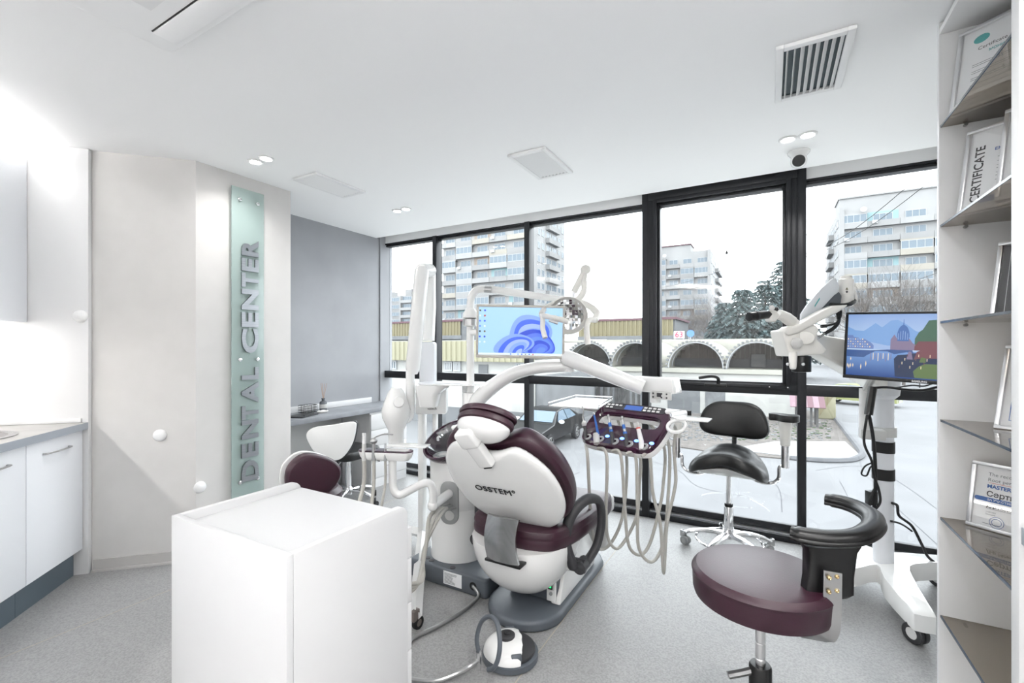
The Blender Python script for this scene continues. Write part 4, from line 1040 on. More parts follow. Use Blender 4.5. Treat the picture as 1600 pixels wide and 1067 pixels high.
dr = (a1-a0).normalized(); Fb = frame(a0-dr*.03, V((1, 0, 0))-dr*dr.x, dr)
Lb = (a1-a0).length+.03
MB(Fb).prism(rrect(-.04, .04, -.02, Lb, .012), -.02, .02).build('headrest_bar', 'white_gloss', t, bevel=.008, seg=3)
MB(Fb).prism(rrect(-.05, .05, -.035, .055, .02), -.03, .034).build('headrest_joint', 'white_gloss', t, bevel=.012, seg=3)
MB(Fb).box(-.022, .022, Lb, Lb+.008, -.014, .014).build('bar_slot', 'black_plastic', t)
# steel cover plate between back and seat
pts0 = [onp(p[0], p[1], 1, 1.89) for p in ((762, 806), (757, 840), (757, 873))]
q = [onY(762, 803, 1.80), onY(757, 828, 1.79), onY(757, 850, 1.78), onY(761, 871, 1.775)]
dx = V((.165, 0, 0)); m = MB()
ctl = spline(q, 4); rings = [[p, p+dx*.33+V((0, -.012, 0)), p+dx*.66+V((0, -.012, 0)), p+dx, p+dx+V((0, .012, 0)), p+V((0, .012, 0))] for p in ctl]
m.loft(rings); m.build('steel_cover', 'brushed_steel', t, ang=50)
MB().box(q[3].x-.008, q[3].x+.178, 1.765, 1.83, q[3].z-.012, q[3].z).build('cover_foot', 'black_plastic', t, bevel=.003)
# arm loops
def armloop(x, sx, yc, name):
    pts = spline([(x-sx*.03, yc-.05, .285), (x-sx*.055, yc-.085, .42), (x-sx*.035, yc-.06, .54), (x+sx*.015, yc+.02, .60), (x+sx*.05, yc+.10, .57), (x+sx*.055, yc+.12, .46), (x+sx*.04, yc+.09, .35), (x+sx*.01, yc+.02, .285)], 6)
    m = MB(); m.tube(pts, .027, 12, sy=.8); o = m.build('arm_loop', 'charcoal', t)
    m = MB(); m.tube([(x-sx*.055, yc-.02, .285), (x+sx*.02, yc-.02, .285)], .033, 16); m.tube([(x+sx*.0, yc-.05, .285), (x, yc+.03, .285)], .032, 14); m.build('arm_socket', 'charcoal', o)
    m = MB(); m.tube([(x-sx*(.14 if sx > 0 else .2), yc-.02, .295), (x-sx*.05, yc-.02, .287)], .038, 18); m.build('arm_mount', 'white_gloss', o)
armloop(-.80, 1, 2.12, 'r'); armloop(-1.42, -1, 2.14, 'l')
# side housing with switch
MB().prism([(2.10, .056), (2.62, .056), (2.62, .16), (2.50, .30), (2.36, .40), (2.24, .36), (2.16, .2)], -.965, -.912, 'X').build('side_housing', 'white_gloss', t, bevel=.008)
MB().box(-.98, -.93, 2.085, 2.10, .075, .28).build('switch_panel', 'white_gloss', t, bevel=.004)
MB().box(-.972, -.938, 2.08, 2.087, .135, .23).build('switch_recess', 'grey_plastic', t)
MB().box(-.968, -.944, 2.075, 2.081, .14, .165).build('power_switch', 'black_plastic', t)
MB().box(-.962, -.95, 2.0735, 2.0755, .148, .16).build('switch_light', 'green_led', t)
MB(aim((-.955, 2.0855, .115), (-.955, 2.07, .115))).lathe([(.009, 0), (.009, .006), (.002, .007)], 14).build('button', 'mid_grey_plastic', t)
for k in range(4): MB().box(-.9125, -.9105, 2.40+k*.022, 2.412+k*.022, .11, .135).build('marking', 'charcoal', t)

# ------------------------------------------------------------------ cuspidor unit
UX, UY = -1.655, 2.27
u = thing('cuspidor_unit', 'white dental unit column with plum spittoon bowl beside the chair', 'dental unit', (UX, UY, 0))
MB().prism(rrect(-1.86, -1.31, 2.045, 2.62, .03), 0, .105).build('floor_box', 'slate', u, bevel=.012, seg=3)
for x, y in ((-1.76, 2.10), (-1.72, 2.085), (-1.56, 2.075)): MB(T(x, y, .105)).lathe([(.016, 0), (.016, .003), (.002, .0035)], 16).build('plug', 'charcoal', u)
MB().box(-1.60, -1.475, 2.0425, 2.0445, .022, .095).build('rating_label', 'paper', u)
for k in range(9): MB().box(-1.592, -1.592+random.uniform(.05, .10), 2.0415, 2.0424, .03+k*.0066, .0325+k*.0066).build('label_print', 'print_grey', u)
MB(T(UX, UY, .105)).lathe([(.172, 0), (.172, .30), (.170, .301), (.172, .304), (.176, .42), (.178, .56), (.165, .60), (.1, .61), (.002, .612)], 48).build('column', 'white_gloss', u)
# spittoon
bn = V((-.12, -.52, .84)).normalized(); bc = V((UX-.005, UY-.07, .80)); FBw = aim(bc, bc+bn)
MB(FBw).lathe([(.01, -.11), (.08, -.105), (.13, -.08), (.17, -.03), (.183, .0), (.183, .012), (.172, .014), (.158, -.02), (.12, -.065), (.05, -.085), (.005, -.088)], 48, caps=False).build('spittoon_bowl', 'plum_gloss', u)
MB(FBw).lathe([(.03, -.08), (.10, -.06), (.14, -.02), (.158, .012), (.154, .013), (.136, -.018), (.096, -.055), (.03, -.074)], 40, caps=False).build('glass_bowl', 'clear_glass', u)
MB(T(UX+.02, UY-.02, .855)).lathe([(.002, 0), (.05, 0), (.055, .01), (.05, .02), (.002, .022)], 24).build('cup_rest', 'white_gloss', u)
MB().tube(spline([(UX+.11, UY-.05, .72), (UX+.11, UY-.06, .86), (UX+.08, UY-.10, .9), (UX+.04, UY-.12, .87)], 5), .009, 8).build('rinse_spout', 'white_gloss', u)
MB(T(UX-.08, UY-.1, .79)).lathe([(.014, 0), (.014, .02), (.002, .03)], 16).build('drain_tap', 'chrome', u)
# grey side plate with arm joint
pc = at(700, 786, 2.60); nn = V((pc.x-UX, pc.y-UY, 0)).normalized(); pc2 = V((UX, UY, pc.z))+nn*.172
FP = frame(pc2, V((-nn.y, nn.x, 0)), (0, 0, 1))
MB(FP).prism(rrect(-.055, .055, -.13, .12, .05), -.015, .008).build('side_plate', 'mid_grey_plastic', u, bevel=.006)
MB(FP @ T(.005, -.075, .008)).lathe([(.028, 0), (.028, .006), (.002, .008)], 20).build('dial', 'grey_plastic', u)
for k, dy in enumerate((.0, .022, .04)): MB(FP).cyl((-.0+.02*k, -.01-.008*k, .008), (-.02+.01*k, -.012-.008*k, .05), .008, n=10).build('hose_spigot', 'mid_grey_plastic', u)
d1 = 2.42
tray_d = 2.45
base = FP @ V((0, .05, .01)); el = at(676, 790, d1)
MB().tube([base, base.lerp(el, .5), el], .026, 16).build('arm_stub', 'white_gloss', u)
MB().ell(el, (.028, .028, .028)).build('arm_elbow', 'white_gloss', u)
path = spline([el, at(677, 772, d1), at(673, 757, d1), at(662, 755, d1), at(640, 766, tray_d), at(624, 773, tray_d), at(615, 764, tray_d), at(613.5, 740, tray_d), at(613.5, 714, tray_d)], 6)
MB().tube(path, .0215, 14).build('assistant_arm', 'white_gloss', u)
# assistant tray, instruments
tc = at(603, 705, tray_d); FT = frame(tc, (.93, .36, 0), (-.36, .93, 0))
ov = rrect(-.15, .15, -.038, .038, .036, 6)
MB(FT).loft([[(x*.86, y*.6, -.045) for x, y in ov], [(x*.95, y*.9, -.03) for x, y in ov], [(x, y, -.008) for x, y in ov], [(x*1.0, y*1.0, .0) for x, y in ov]]).build('assistant_tray', 'white_gloss', u)
MB(FT).loft([[(x, y, .0) for x, y in ov], [(x*1.005, y*1.02, .003) for x, y in ov], [(x*1.0, y, .007) for x, y in ov], [(x*.97, y*.93, .008) for x, y in ov]]).build('tray_cover', 'plum_gloss', u)
MB(FT).prism(rrect(.0, .13, -.028, .028, .02), .008, .0095).build('tray_keypad', 'grey_plastic', u)
MB(FT).box(-.02, .21, .03, .12, .015, .022).build('side_shelf', 'white_gloss', u, bevel=.003)
def sucker(k, x, top, r, label, hose_end):
    b0 = FT @ V((x, -.03, .0))
    s = thing('suction_handpiece', label, 'handpiece', b0, 'instruments in the assistant tray')
    MB().cyl(b0+V((0, 0, -.045)), b0+V((0, 0, top*.45)), r, r*.8, 12).build('body', 'satin_metal' if k else 'grey_plastic', s)
    if k == 1:
        MB().tube(spline([b0+V((0, 0, top*.45)), b0+V((0, 0, top*.6)), b0+V((.02, .01, top*.72)), b0+V((.05, .03, top*.8)), b0+V((.09, .05, top*.78))], 4), .004, 8).build('nozzle', 'satin_metal', s)
        MB().ell(b0+V((0, 0, top*.5)), (.02, .02, .016), 14, 8).build('trigger', 'satin_metal', s)
    else: MB().cyl(b0+V((0, 0, top*.45)), b0+V((0, 0, top)), r*.7, r*.75, 12).build('nozzle', 'white_gloss' if k == 0 else 'chrome', s)
    e = V(hose_end); MB().tube(spline([b0+V((0, 0, -.04)), b0+V((0, 0, -.16)), b0.lerp(e, .75)+V((0, 0, -.02)), e], 6), r*.8, 10).build('hose', 'hose_grey', s)
sucker(0, -.11, .10, .014, 'white suction handpiece at the far end of the assistant tray', at(560, 800, 2.38))
sucker(1, -.055, .12, .012, 'metal syringe with bent nozzle in the assistant tray', at(580, 806, 2.38))
sucker(2, .01, .05, .009, 'thin chrome suction handpiece in the assistant tray', at(594, 812, 2.38))
for k, (px, py, r) in enumerate(((672, 806, .011), (680, 806, .009), (686, 808, .009))):
    s0 = FP @ V((-.02+.012*k, -.02, .05))
    MB().tube(spline([s0, at(px, py, 2.42), at(666-2*k, 850+5*k, 2.36), at(655+3*k, 905, 2.30), at(640, 925-6*k, 2.25), at(615, 930, 2.2)], 6), r, 10).build('waste_hose', 'hose_grey', u)
# light pole, arm and swivel lamp
pb = at(735, 640, 2.85); pxy = V((pb.x, pb.y, 0))
ol = thing('operating_lamp', 'white dental operating lamp with faceted mirror on a long pole arm', 'lamp', pxy+V((0, 0, .70)))
MB().cyl(pxy+V((0, 0, .70)), pxy+V((0, 0, 1.07)), .055, .05, 24).build('pole_base', 'white_gloss', ol, bevel=.006)
zt = at(735, 451, 2.85).z
e1 = at(765, 452, 2.86); e2 = at(893, 470, 2.92)
pole = spline([pxy+V((0, 0, 1.06)), pxy+V((0, 0, 1.35)), at(735, 478, 2.85), at(739, 459, 2.85), at(749, 452, 2.855), e1], 6)
MB().tube(pole, .0245, 16).build('pole', 'white_gloss', ol)
MB().tube([e1, e2], [.025, .021], 16).build('arm', 'white_gloss', ol)
MB().cyl(at(757, 452, 2.82), at(768, 453, 2.82), .022, n=16).build('arm_clip', 'satin_metal', ol)
MB().lathe([(.03, 0)], 3) if False else None
z1 = at(735, 497, 2.85).z
MB(T(pxy.x, pxy.y, z1)).lathe([(.026, .06), (.046, .03), (.05, 0), (.03, -.001)], 28).build('pole_collar', 'white_gloss', ol)
MB(T(pxy.x, pxy.y, z1-.052)).lathe([(.028, 0), (.047, .003), (.047, .045), (.028, .05)], 28).build('collar_ring', 'satin_metal', ol)
d = 2.88
f0 = at(897, 456, d); f1 = at(915, 421, d-.05)
m = MB(); m.tube([f0, f1], .021, 16); m.ell(f1, (.033, .033, .03)); m.build('swing_arm', 'ivory_plastic', ol)
MB().cyl(f0+V((0, 0, .005)), f0-V((0, 0, .05)), .011, n=12).build('spindle', 'chrome', ol)
MB().tube(spline([f1-V((0, 0, .02)), at(913, 440, d-.06), at(912, 455, d-.06), at(905, 466, d-.06), at(898, 471, d-.05)], 5), [.014]*5+[.019]*6+[.02]*10, 14).build('neck', 'ivory_plastic', ol)
hd0 = at(887, 493, 2.74); tg = V((-.25, -.1, 0))
ax = (V((-.55, 1.2, 1.0))-hd0).normalized(); FL = aim(hd0, hd0+ax)
body = MB(FL).lathe([(.002, -.056), (.04, -.055), (.09, -.045), (.117, -.008), (.121, .006), (.116, .008), (.112, -.002), (.08, -.035), (.03, -.045), (.002, -.046)], 40, caps=False).build('reflector_shell', 'ivory_plastic', ol)
# faceted mirror: small flat mirrors laid over a dish
rn = random.Random(3)
for i in range(-6, 7):
    for j in range(-6, 7):
        x, y = i*.0172, j*.0172
        if x*x+y*y > .108**2: continue
        K = FL @ T(x, y, -.014-2.2*(.0117-(x*x+y*y))*.9) @ R(-x*300+rn.uniform(-7, 7), 'Y') @ R(y*300+rn.uniform(-7, 7), 'X')
        MB(K).box(-.0086, .0086, -.0086, .0086, -.001, .001).build('mirror_facet', 'mirror', body)
rt = V((math.cos(YAW), math.sin(YAW), 0)); upv = V((0, 0, 1)); bk_ = V((-math.sin(YAW), math.cos(YAW), 0))
def hp(px, py, d=2.72): return at(px, py, d)
MB().tube(spline([hp(898, 471, 2.83), hp(912, 474, 2.82), hp(926, 482, 2.8), hp(933, 491, 2.78), hp(929, 500, 2.74)], 5), [.02]*10+[.022]*11, 14).build('yoke', 'ivory_plastic', ol)
MB().tube(spline([hp(898, 471, 2.83), hp(880, 470, 2.80), hp(862, 476, 2.76), hp(850, 484, 2.7), hp(846, 491, 2.66)], 5), [.017]*21, 14).build('yoke', 'ivory_plastic', ol)
MB().tube(spline([hp(929, 500, 2.73), hp(921, 500, 2.70), hp(917, 508, 2.68), hp(917, 522, 2.67), hp(919, 538, 2.66)], 5), [.017]*21, 14).build('handle', 'ivory_plastic', ol)
MB().tube(spline([hp(846, 491, 2.66), hp(848, 500, 2.65), hp(848, 514, 2.64), hp(852, 528, 2.62)], 5), [.015]*16, 14).build('handle', 'ivory_plastic', ol)
MB().tube(spline([hp(848, 493, 2.66), hp(862, 496, 2.58), hp(876, 499, 2.56), hp(886, 503, 2.57)], 5), [.014, .015, .016, .017]*4, 12).build('lamp_bridge', 'ivory_plastic', ol)
MB().tube([hp(858, 500, 2.56), hp(872, 505, 2.555)], .010, 10).build('sensor', 'chrome', ol)
# screen on the unit
mo = thing('monitor', 'silver framed monitor with blue swirl wallpaper on the dental unit', 'monitor', at(813, 558, 2.7))
ML = at(744, 517, 2.69); MR = at(882.5, 519.5, 2.69); ctr = (ML+MR)/2; FM = frame(ctr, (MR-ML), (0, 0, 1)); mw = (MR-ML).length/2; mh = .157
ring_ = MB(FM); bz = .014
for a, b, c, dd in ((-mw, mw, -mh, -mh+.018), (-mw, mw, mh-bz, mh), (-mw, -mw+bz, -mh+.018, mh-bz), (mw-bz, mw, -mh+.018, mh-bz)): ring_.box(a, b, c, dd, -.02, .006)
ring_.build('bezel', 'bezel_silver', mo, bevel=.003) if 'bezel_silver' in MATS else (mat('bezel_silver', srgb(190, 186, 178), .4), ring_.build('bezel', 'bezel_silver', mo, bevel=.003))
MB(FM).box(-mw+.004, mw-.004, -mh+.004, mh-.004, -.04, -.004).build('rear_housing', 'grey_plastic', mo, bevel=.006)
def emis(name, col, s=1.0): return mat(name, (0, 0, 0), .3, emit=col, estr=s*.52)
emis('screen_sky', srgb(168, 212, 250), 1); emis('screen_bar', srgb(222, 238, 252), 1)
bl = [emis('petal%d' % i, c, 1) for i, c in enumerate([srgb(132, 168, 248), srgb(96, 140, 244), srgb(60, 104, 236), srgb(36, 76, 214), srgb(160, 186, 250), srgb(84, 120, 240)])]
sc = MB(FM).box(-mw+bz, mw-bz, -mh+.018, mh-bz, -.004, -.002).build('screen', 'screen_sky', mo)
MB(FM).box(-mw+bz, mw-bz, -mh+.018, -mh+.030, -.002, -.0016).build('task_bar', 'screen_bar', sc)
def petal(cx, cy, rx, ry, rot, mt, z, cut=None):
    c, s = math.cos(math.radians(rot)), math.sin(math.radians(rot)); pts = []
    for k in range(32):
        a = 2*PI*k/32; x, y = rx*math.cos(a)*(1-.25*math.sin(a)), ry*math.sin(a)
        X, Y = cx+x*c-y*s, cy+x*s+y*c
        pts.append((max(-mw+bz+.001, min(mw-bz-.001, X)), max(-mh+.031, min(mh-bz-.001, Y))))
    MB(FM).prism(pts, z-.0002, z).build('wallpaper_petal', mt, sc)
z = -.0014
spec = [(.05, -.01, .13, .115, 30), (.09, -.06, .12, .075, -15), (-.04, -.075, .12, .06, 12)]
for (cx, cy, rx, ry, rot) in spec:
    for k in range(6):
        f = 1-.15*k; petal(cx+.006*k, cy-.010*k, rx*f, ry*f, rot+9*k, bl[(k*2+int(rot)) % 6], z); z += .00025
for k in range(7):
    x = -mw+.022; y = mh-.034-k*.031
    MB(FM).box(x-.005, x+.005, y-.005, y+.005, -.002, -.0016).build('icon', ['ochre_metal', 'screen_bar', 'petal2', 'petal1', 'paper_dark', 'petal3', 'screen_bar'][k], sc)
    x += .028
    MB(FM).prism(circ(.006, 12, cx=x, cy=y), -.002, -.0016).build('icon', ['petal3', 'print_red', 'petal2', 'screen_bar', 'ochre_metal', 'petal3', 'screen_bar'][k], sc)
for k in range(7): MB(FM).box(-.06+k*.022, -.052+k*.022, -mh+.0205, -mh+.0275, -.0015, -.0011).build('icon', ['petal2', 'paper', 'petal1', 'petal3', 'ochre_metal', 'petal2', 'print_red'][k], sc)
text('brand_mark', 'LG', .009, FM @ T(0, -mh+.009, .0062), 'print_black', mo, ext=.0002)
MB().tube([FM @ V((-mw+.06, .0, -.04)), FM @ V((-mw+.03, 0, -.075)), V((pxy.x, pxy.y, ctr.z))], .02, 12).build('mount_arm', 'white_gloss', mo)

# ------------------------------------------------------------------ delivery unit on its arms
BL, BR_ = V((-.915, 2.372, .83)), V((-.491, 2.25, .83)); TM = V((-.667, 2.55, 1.01)); BM = (BL+BR_)/2
du = thing('delivery_unit', 'dentist instrument table with plum console hung from a white arm', 'instrument table', V((-.66, 2.5, .8)))
ar = spline([pxy+V((.0, .0, .86)), at(745, 628, 2.80), at(772, 602, 2.78), at(805, 583, 2.76), at(845, 574, 2.75), at(889, 573, 2.74)], 6)
MB().tube(ar, [.047]*12+[.044-.0006*i for i in range(len(ar)-12)], 18).build('lower_arm', 'white_gloss', du)
j0 = at(889, 576, 2.74)
MB().cyl(j0-V((0, 0, .02)), j0+V((0, 0, .09)), .034, n=20).build('arm_joint', 'white_gloss', du, bevel=.005)
s0, s1 = at(878, 556, 2.72), at(1005, 606, 2.57)
MB().tube([s0, s0.lerp(s1, .06), s0.lerp(s1, .5), s1], [.032, .047, .046, .042], 20).build('balance_arm', 'white_gloss', du)
# housing at arm end
EX = (BR_-BL).normalized(); EYh = V((-EX.y, EX.x, 0)); hb = at(1024, 604, 2.60); FHs = frame(hb, EX, EYh)
MB(FHs).prism([(-.145, -.03), (.135, -.03), (.135, -.02), (.12, .055), (-.11, .055), (-.145, -.018)], -.05, .05, 'Y').build('arm_housing', 'white_gloss', du, bevel=.006)
MB(FHs).box(.01, .125, -.062, -.05, -.064, -.018).build('display_box', 'grey_plastic', du, bevel=.003)
MB(FHs).box(.042, .068, -.0635, -.062, -.05, -.028).build('display', 'charcoal', du)
for k in range(6):
    MB(FHs @ T(.02+(k % 3)*.03+(.02 if k % 3 else 0), -.0625, -.032-(k//3)*.02) @ R(90, 'X')).lathe([(.005, 0), (.005, .002), (.001, .0022)], 10).build('knob', 'charcoal', du)
MB(FHs).cyl((0, 0, -.09), (0, 0, -.03), .03, n=18).build('post', 'white_gloss', du)
# tray body
FD = frame(V((TM.x, TM.y, 1.0)), EX, EYh)
MB(FD).prism(rrect(-.225, .225, -.04, .22, .03), -.045, .0).build('table', 'white_gloss', du, bevel=.012, seg=3)
MB(FD).prism(rrect(-.19, .19, -.0, .19, .02), .0, .002).build('table_mat', 'grey_plastic', du)
# plum console: panel with hand-hold opening
EU = (TM-BM).normalized(); FC = frame(BM, EX, EU); cz = FC.to_3x3() @ V((0, 0, 1)); cs = 1 if cz.y < 0 else -1
Lc = (TM-BM).length
outer = [(p.x, p.y) for p in spline([(-.17, Lc+.004, 0), (0, Lc+.012, 0), (.17, Lc+.004, 0), (.215, Lc-.035, 0), (.232, Lc*.5, 0), (.215, .035, 0), (.165, -.006, 0), (0, -.012, 0), (-.165, -.006, 0), (-.222, .04, 0), (-.236, Lc*.5, 0), (-.212, Lc-.035, 0)], 4, True)]
cxh, cyh = 0, Lc*.60
inner = []
for x, y in outer:   # opening with the same number of points
    a = math.atan2((y-cyh)/.06, (x-cxh)/.185); ca, sa = math.cos(a), math.sin(a)
    k = (abs(ca)**5+abs(sa)**5)**(-.2); inner.append((cxh+.182*ca*k, cyh+.043*sa*k))
R1 = [(x, y, 0) for x, y in outer]; R2 = [(x*.985, y*.985+.002, cs*.02) for x, y in outer]; R3 = [(x*.95, Lc*.5+(y-Lc*.5)*.93, cs*.028) for x, y in outer]
R4 = [(cxh+(x-cxh)*1.04, cyh+(y-cyh)*1.12, cs*.026) for x, y in inner]; R5 = [(x, y, cs*.018) for x, y in inner]; R6 = [(x, y, 0) for x, y in inner]
con = MB(FC).loft([R1, R2, R3, R4, R5, R6], caps=False, loop=True).build('console', 'plum_gloss', du, ang=40)
MB(FC).loft([[(x*1.0, y*1.0, 0) for x, y in outer], [(x*1.012, y*1.01, -cs*.004) for x, y in outer], [(x*1.012, y*1.01, -cs*.03) for x, y in outer],
   [(cxh+(x-cxh)*1.0, cyh+(y-cyh)*1.0, -cs*.03) for x, y in inner], [(cxh+(x-cxh), cyh+(y-cyh), 0) for x, y in inner]], caps=False, loop=True).build('console_rear', 'white_gloss', du, ang=40)
FK = FC @ T(0, Lc-.028, cs*.0285)
MB(FK).prism(rrect(-.185, .185, -.022, .022, .015), -.002, .0012).build('keypad', 'charcoal', con) if cs > 0 else MB(FK).prism(rrect(-.185, .185, -.022, .022, .015), -.0012, .002).build('keypad', 'charcoal', con)
emis('lcd_blue', srgb(80, 120, 210), .8)
FQ = FK @ (Matrix() if cs > 0 else R(180, 'Y'))
MB(FQ).box(-.055, .05, -.017, .017, .001, .0022).build('keypad_display', 'lcd_blue', con)
for k in range(14):
    x = (-.15+k % 7*.0) if False else (-.165+(k % 4)*.026 if k < 6 else .068+((k-6) % 4)*.026); y = (.010 if (k // 4) % 2 == 0 else -.010) if k < 6 else (.010 if k < 10 else -.010)
    MB(FQ).prism(rrect(x-.009, x+.009, y-.0055, y+.0055, .003), .001, .0026).build('key', 'white_plastic', con)
MB(FQ @ T(.198, -.002, -.004)).lathe([(.014, 0), (.014, .012), (.01, .016), (.002, .0165)], 18).build('control_knob', 'white_gloss', con)
# side tray with cup ring on the window side and the instrument tray on a stem
MB(FD).prism([(.25, -.05), (.30, -.09), (.44, -.05), (.42, .05), (.27, .05)], -.012, -.004).build('side_tray', 'white_gloss', du, bevel=.002)
MB(FD).tube([(.305+.045*math.cos(2*PI*k/24), -.10+.032*math.sin(2*PI*k/24), -.04+.026*math.sin(2*PI*k/24)) for k in range(24)], .009, 8, closed=True).build('cup_ring', 'white_gloss', du)
MB(FD).box(.21, .30, -.06, -.02, -.03, -.012).build('side_bracket', 'white_gloss', du, bevel=.004)
tt = thing('instrument_tray', 'flat steel instrument tray with raised rim behind the plum console', 'tray', at(905, 634, 2.78))
P4 = [onZ(857, 635, 1.0), onZ(935, 640, 1.0), onZ(957, 625.5, 1.0), onZ(900, 622.5, 1.0)]
ctr4 = sum(P4, V())/4
MB().loft([[p for p in P4], [p+V((0, 0, .008)) for p in P4]]).build('tray_plate', 'white_gloss', tt, bevel=.003)
MB().loft([[ctr4+(p-ctr4)*.9+V((0, 0, .0085)) for p in P4], [ctr4+(p-ctr4)*.9+V((0, 0, .0095)) for p in P4]]).build('tray_mat', 'aluminium', tt)
for k in range(4):
    if k == 0: continue
    a, b = P4[k]+V((0, 0, .022)), P4[(k+1) % 4]+V((0, 0, .022)); MB().tube([a, b], .0035, 8).build('rail', 'chrome', tt)
for p in P4: MB().cyl(p+V((0, 0, .006)), p+V((0, 0, .022)), .003, n=8).build('rail_post', 'chrome', tt)
MB().cyl(ctr4-V((0, 0, .035)), ctr4, .022, n=16).build('stem', 'grey_plastic', tt)
MB().tube(spline([ctr4-V((0, 0, .03)), ctr4-V((0, 0, .04))+V((.08, .02, 0)), FD @ V((-.2, .08, -.03))], 4), .014, 8).build('stem_arm', 'grey_plastic', tt)
# five handpieces with hoses
hx = [-.178, -.097, -.008, .075, .158]
names = ['slim air-water syringe, first in the console from the chair', 'handpiece with frosted sleeve, second in the console', 'blue striped turbine handpiece, middle of the console', 'blue striped handpiece, fourth in the console', 'white scaler handpiece with red ring, last in the console']
ends = [[(918, 712), (921, 770), (926, 835), (938, 858), (957, 845), (974, 800), (979, 712)],
        [(948, 712), (947, 800), (950, 840), (963, 857), (978, 842), (995, 805), (999, 760), (1000, 712)],
        [(970, 712), (976, 790), (982, 850), (999, 867), (1015, 850), (1029, 800), (1036, 760), (1037, 695)],
        [(993, 712), (996, 790), (998, 855), (1018, 878), (1036, 850), (1043, 790), (1046, 700)],
        [(1015, 712), (1020, 770), (1032, 820), (1037, 895), (1042, 820), (1053, 770), (1056, 745), (1053, 700), (1056, 672)]]
for k in range(5):
    o_ = FC @ V((hx[k], .035, cs*.045)); tip = FC @ V((hx[k]-.03, .095, cs*.10)); tail = FC @ V((hx[k]+.012, .0, cs*.028))
    h = thing('handpiece', names[k], 'handpiece', o_, 'handpieces in the plum console')
    if k == 0:
        MB().tube([tail, o_, o_.lerp(tip, .4)], [.009, .010, .009], 12).build('body', 'charcoal', h)
        MB().ell(o_.lerp(tip, .55), (.014, .014, .018), 14, 8).build('head', 'grey_plastic', h)
        MB().tube(spline([o_.lerp(tip, .6), tip, tip+V((.005, 0, .03)), tip+V((-.004, 0, .06))], 4), .0035, 8).build('nozzle', 'satin_metal', h)
    elif k == 1:
        MB().tube([tail-EU*.015, o_-EX*.012], .017, 16).build('frosted_sleeve', 'grey_plastic', h)
        MB().tube([o_, o_.lerp(tip, .7), tip+V((-.005, 0, .02))], [.008, .006, .005], 10).build('body', 'print_blue', h)
        MB().ell(tip+V((-.006, 0, .024)), (.007, .007, .008), 12, 6).build('head', 'satin_metal', h)
    elif k < 4:
        MB().tube([tail, o_, o_.lerp(tip, .5)], [.010, .010, .008], 12).build('body', 'charcoal', h)
        MB().tube([o_.lerp(tip, .45), tip, tip+V((-.004, 0, .02))], [.0085, .0065, .005], 10).build('neck', 'satin_metal', h)
        MB().tube([o_.lerp(tip, .3), o_.lerp(tip, .42)], .0105, 12).build('blue_ring', 'print_blue', h)
        MB().tube([o_.lerp(tip, .6), o_.lerp(tip, .85)], .0085, 12).build('blue_ring', 'print_blue', h)
        MB().ell(tip+V((-.004, 0, .022)), (.007, .007, .01), 12, 6).build('head', 'satin_metal', h)
    else:
        MB().tube([tail, o_, o_.lerp(tip, .8)], [.012, .013, .010], 14).build('body', 'white_plastic', h)
        MB().tube([o_.lerp(tip, .72), o_.lerp(tip, .8)], .0112, 14).build('red_ring', 'print_red', h)
        MB().tube([o_.lerp(tip, .8), tip+V((0, 0, .012))], [.009, .006], 12).build('head', 'grey_plastic', h)
    MB(FC @ T(hx[k]+.018, .018, cs*.026) @ (Matrix() if cs > 0 else R(180, 'Y'))).lathe([(.008, 0), (.02, 0), (.022, .006), (.018, .010), (.009, .008)], 20, caps=False).build('holder', 'mid_grey_plastic', con)
    if k > 0: MB(FC @ T(hx[k]+.045, .048, cs*.028)).ell((0, 0, 0), (.013, .009, .005), 16, 6).build('status_light', 'blue_led', con)
    dd = 2.36-.03*k
    pts = [tail, FC @ V((hx[k]+.012, -.02, cs*.0))]+[at(px, py, dd+.12*min(i, 4)/4) for i, (px, py) in enumerate(ends[k])]
    if k < 4: pts.append(FD @ V((-.14+.09*k, .05, -.045)))
    else: pts.append(FD @ V((.215, .02, -.045)))
    MB().tube(spline(pts[1:], 6), .0085, 9).build('hose', 'hose_grey', h)
# foot control
fx, fy = -.985, 1.725
f = thing('foot_pedal', 'round white foot pedal with grey hoop handle on the floor', 'foot pedal', (fx, fy, 0))
MB(T(fx, fy, 0)).lathe([(.11, 0), (.122, .006), (.122, .03), (.11, .034), (.002, .035)], 40).build('base', 'slate', f)
FQ2 = T(fx, fy, 0) @ R(38)
dome_ = MB(FQ2); rings = []
for k in range(8):
    a = math.radians(90*k/7); rr = math.cos(a)
    rings.append([(min(.118*rr*math.cos(b), .028+.05*(1-rr)) , .118*rr*math.sin(b), .034+.06*math.sin(a)) for b in [2*PI*i/40 for i in range(40)]])
dome_.loft(rings); dome_.build('cover', 'white_gloss', f)
MB(FQ2).prism([(.11*math.cos(b), .11*math.sin(b)) for b in [math.radians(-74+148*i/20) for i in range(21)]], .034, .05).build('tread', 'charcoal', f, bevel=.006)
MB(FQ2 @ T(-.015, .0, .092)).lathe([(.036, -.004), (.036, .008), (.030, .012), (.012, .012), (.012, .02), (.002, .021)], 24).build('joystick', 'charcoal', f)
for s in (-1, 1): MB(FQ2 @ T(.012, s*.092, .055) @ R(s*20, 'X')).box(-.022, .022, -.014, .014, -.012, .016).build('side_button', 'slate', f, bevel=.004)
hb0 = V((fx, fy, 0)); ex = (FQ2.to_3x3() @ V((1, 0, 0))); ey = (FQ2.to_3x3() @ V((0, 1, 0)))
lp = spline([at(749, 1022, 1.92), at(745, 998, 1.93), at(752, 972, 1.93), at(765, 963, 1.90), at(776, 972, 1.86), at(781, 1000, 1.82), at(779, 1026, 1.80), at(772, 1043, 1.80), at(763, 1046, 1.82)], 6)
